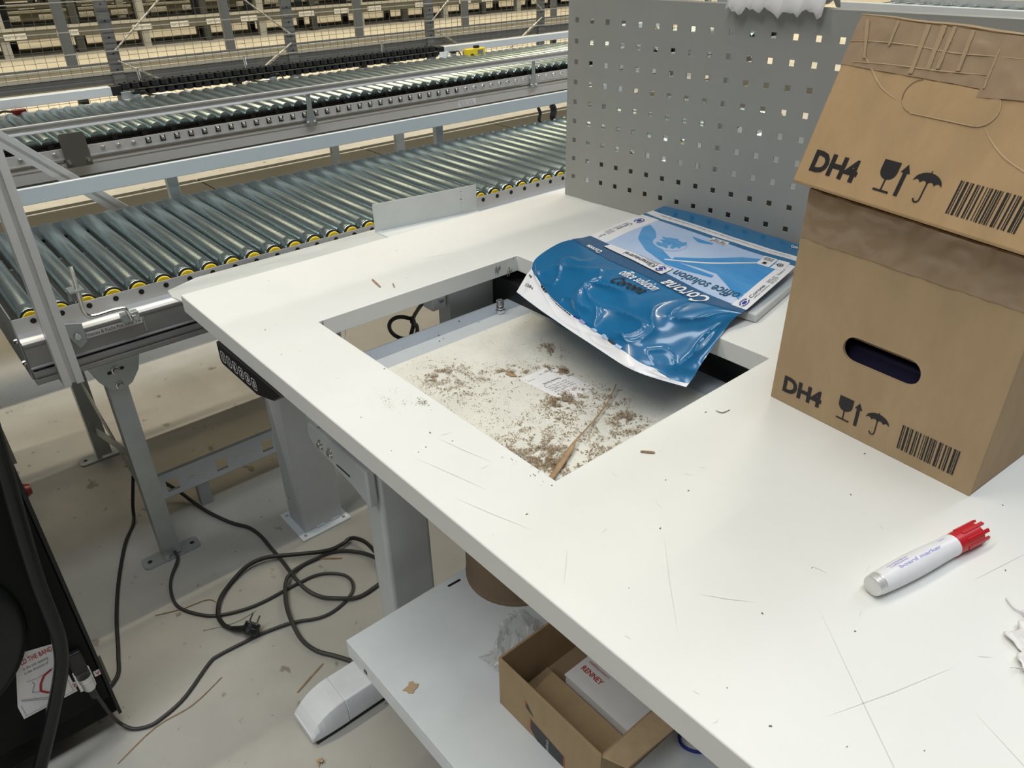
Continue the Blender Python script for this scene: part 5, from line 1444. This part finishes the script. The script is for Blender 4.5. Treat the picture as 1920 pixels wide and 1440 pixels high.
for a_ in (1, 3, 5):
    ya, yb = PY[a_] + .01, PY[a_ + 1] - .01
    tie(ya, .735, yb, 1.62); tie(yb, .735, ya, 1.62)
    tie(ya, .677, yb, -.0 + .02); tie(yb, .677, ya, .02)
    for y_, z_, dy, dz in ((ya + .16, .585, .05, -.03), (yb - .16, .585, -.05, -.03)):
        MB().bar((-3.980, y_ - dy, z_ - dz), (-3.980, y_ + dy, z_ + dz), .012, .022, (1, 0, 0)).build('turnbuckle', M['wire'], ra)

def rack_row(x, y0, y1, label, dz=0, n=0):
    t = thing('storage_rack', (x, (y0 + y1) / 2, 0), label, 'rack', 'storage racks across the aisle')
    def pc(name, mb, m): return mb.build(name, M[m], t, smooth=False)
    global _rk
    if not _rk:
        _rk['g'] = MB().box(-.05, -.05, 0, .05, .05, 2.1).mesh('post', M['rack_light'], smooth=False)
        dk = MB().box(-.04, -.05, 0, .04, .05, 2.1)
        _rk['d'] = dk.mesh('post', M['rack_dark'], smooth=False)
        _rk['l'] = MB().box(0, -.13, -.035, .004, .13, .035).mesh('shelf_label', M['shelf_label'], smooth=False)
        kk = MB()
        for q in range(3):
            write(kk, '10-24-0', lambda a, b: V(.0045, a, b), -.11 + .08 * q, -.02, .06, .05)
        _rk['t'] = kk.mesh('lettering', M['ink_soft'], smooth=False)
    random.seed(int(-x * 10))
    y = y0 + .4; i = 0
    while y < y1:
        place('post', _rk['g'] if i % 2 == 0 else _rk['d'], t, (x, y, 0))
        place('post', _rk['d'], t, (x - .95, y + .25, 0))
        y += .88 if i % 2 == 0 else .50 + .35; i += 1
    for zb in (.20 + dz, .92 + dz):
        pc('shelf_beam', MB().box(x - .07, y0, zb, x + .055, y1, zb + .11), 'deck')
        pc('edge_rail', MB().box(x - .01, y0, zb + .112, x + .062, y1, zb + .145), 'rim_tape')
        pc('shelf_deck', MB().box(x - 1.0, y0, zb + .05, x - .08, y1, zb + .075), 'deck')
        pc('shelf_beam', MB().box(x - 1.03, y0, zb, x - .99, y1, zb + .10), 'rack_dark')
        y = y0 + .5
        while y < y1 - .3:
            l_ = place('shelf_label', _rk['l'], t, (x + .056, y, zb + .05))
            if x > -14:
                h_ = bpy.data.objects.new('lettering', _rk['t']); col.objects.link(h_); h_.parent = l_
            y += random.choice((.52, .62, .95))
    return t
_rk = {}
ROWS = [(-10.95, 'first storage rack row beyond the brightly lit aisle, with white shelf labels', .0),
        (-13.2, 'second storage rack row, seen over the first row beyond the aisle', .05),
        (-15.7, 'third storage rack row, seen over the second row beyond the aisle', .0),
        (-18.4, 'fourth storage rack row, near the top edge of the view', .05),
        (-21.4, 'fifth and farthest storage rack row, at the very top edge of the view', .0)]
for q, (x, lab_, dz) in enumerate(ROWS):
    rack_row(x, -.5 + .4 * q, 14.5 + 1.0 * q, lab_, dz)

# ------------------------------------------------------------ conveyor behind the perforated panel
rc = thing('cross_conveyor', (.6, 4.6, 0), 'light grey conveyor running across behind the perforated panel', 'conveyor')
MB().box(-1.20, 4.17, .893, 3.2, 4.215, .934).build('side_rail', M['alu_light'], rc, bevel=.003)
MB().box(-1.20, 4.17, .81, 3.2, 4.19, .892).build('side_plate', M['alu_dark'], rc)
MB().box(-1.20, 4.80, .85, 3.2, 4.84, .93).build('side_rail', M['alu'], rc)
r3 = MB().lathe([(0, 0), (.025, 0), (.025, .56), (0, .56)], (0, 0, 0), (0, 1, 0), 14).mesh('roller', M['zinc'])
x = -1.12
while x < 3.1:
    place('roller', r3, rc, (x, 4.225, .885)); x += .075
ck = MB()
x = -1.2
while x < 3.2:
    ck.obox((x, 4.80, .945), (.008, 0, 0), (0, .006, 0), (0, 0, .008)); x += .022
co_ = ck.build('drive_chain', M['black'], rc, smooth=False); co_['kind'] = 'stuff'
for x in (-1.0, .6, 2.2):
    for y in (4.175, 4.80):
        MB().box(x, y, 0, x + .05, y + .03, .85).build('leg', M['zinc_dull'], rc)
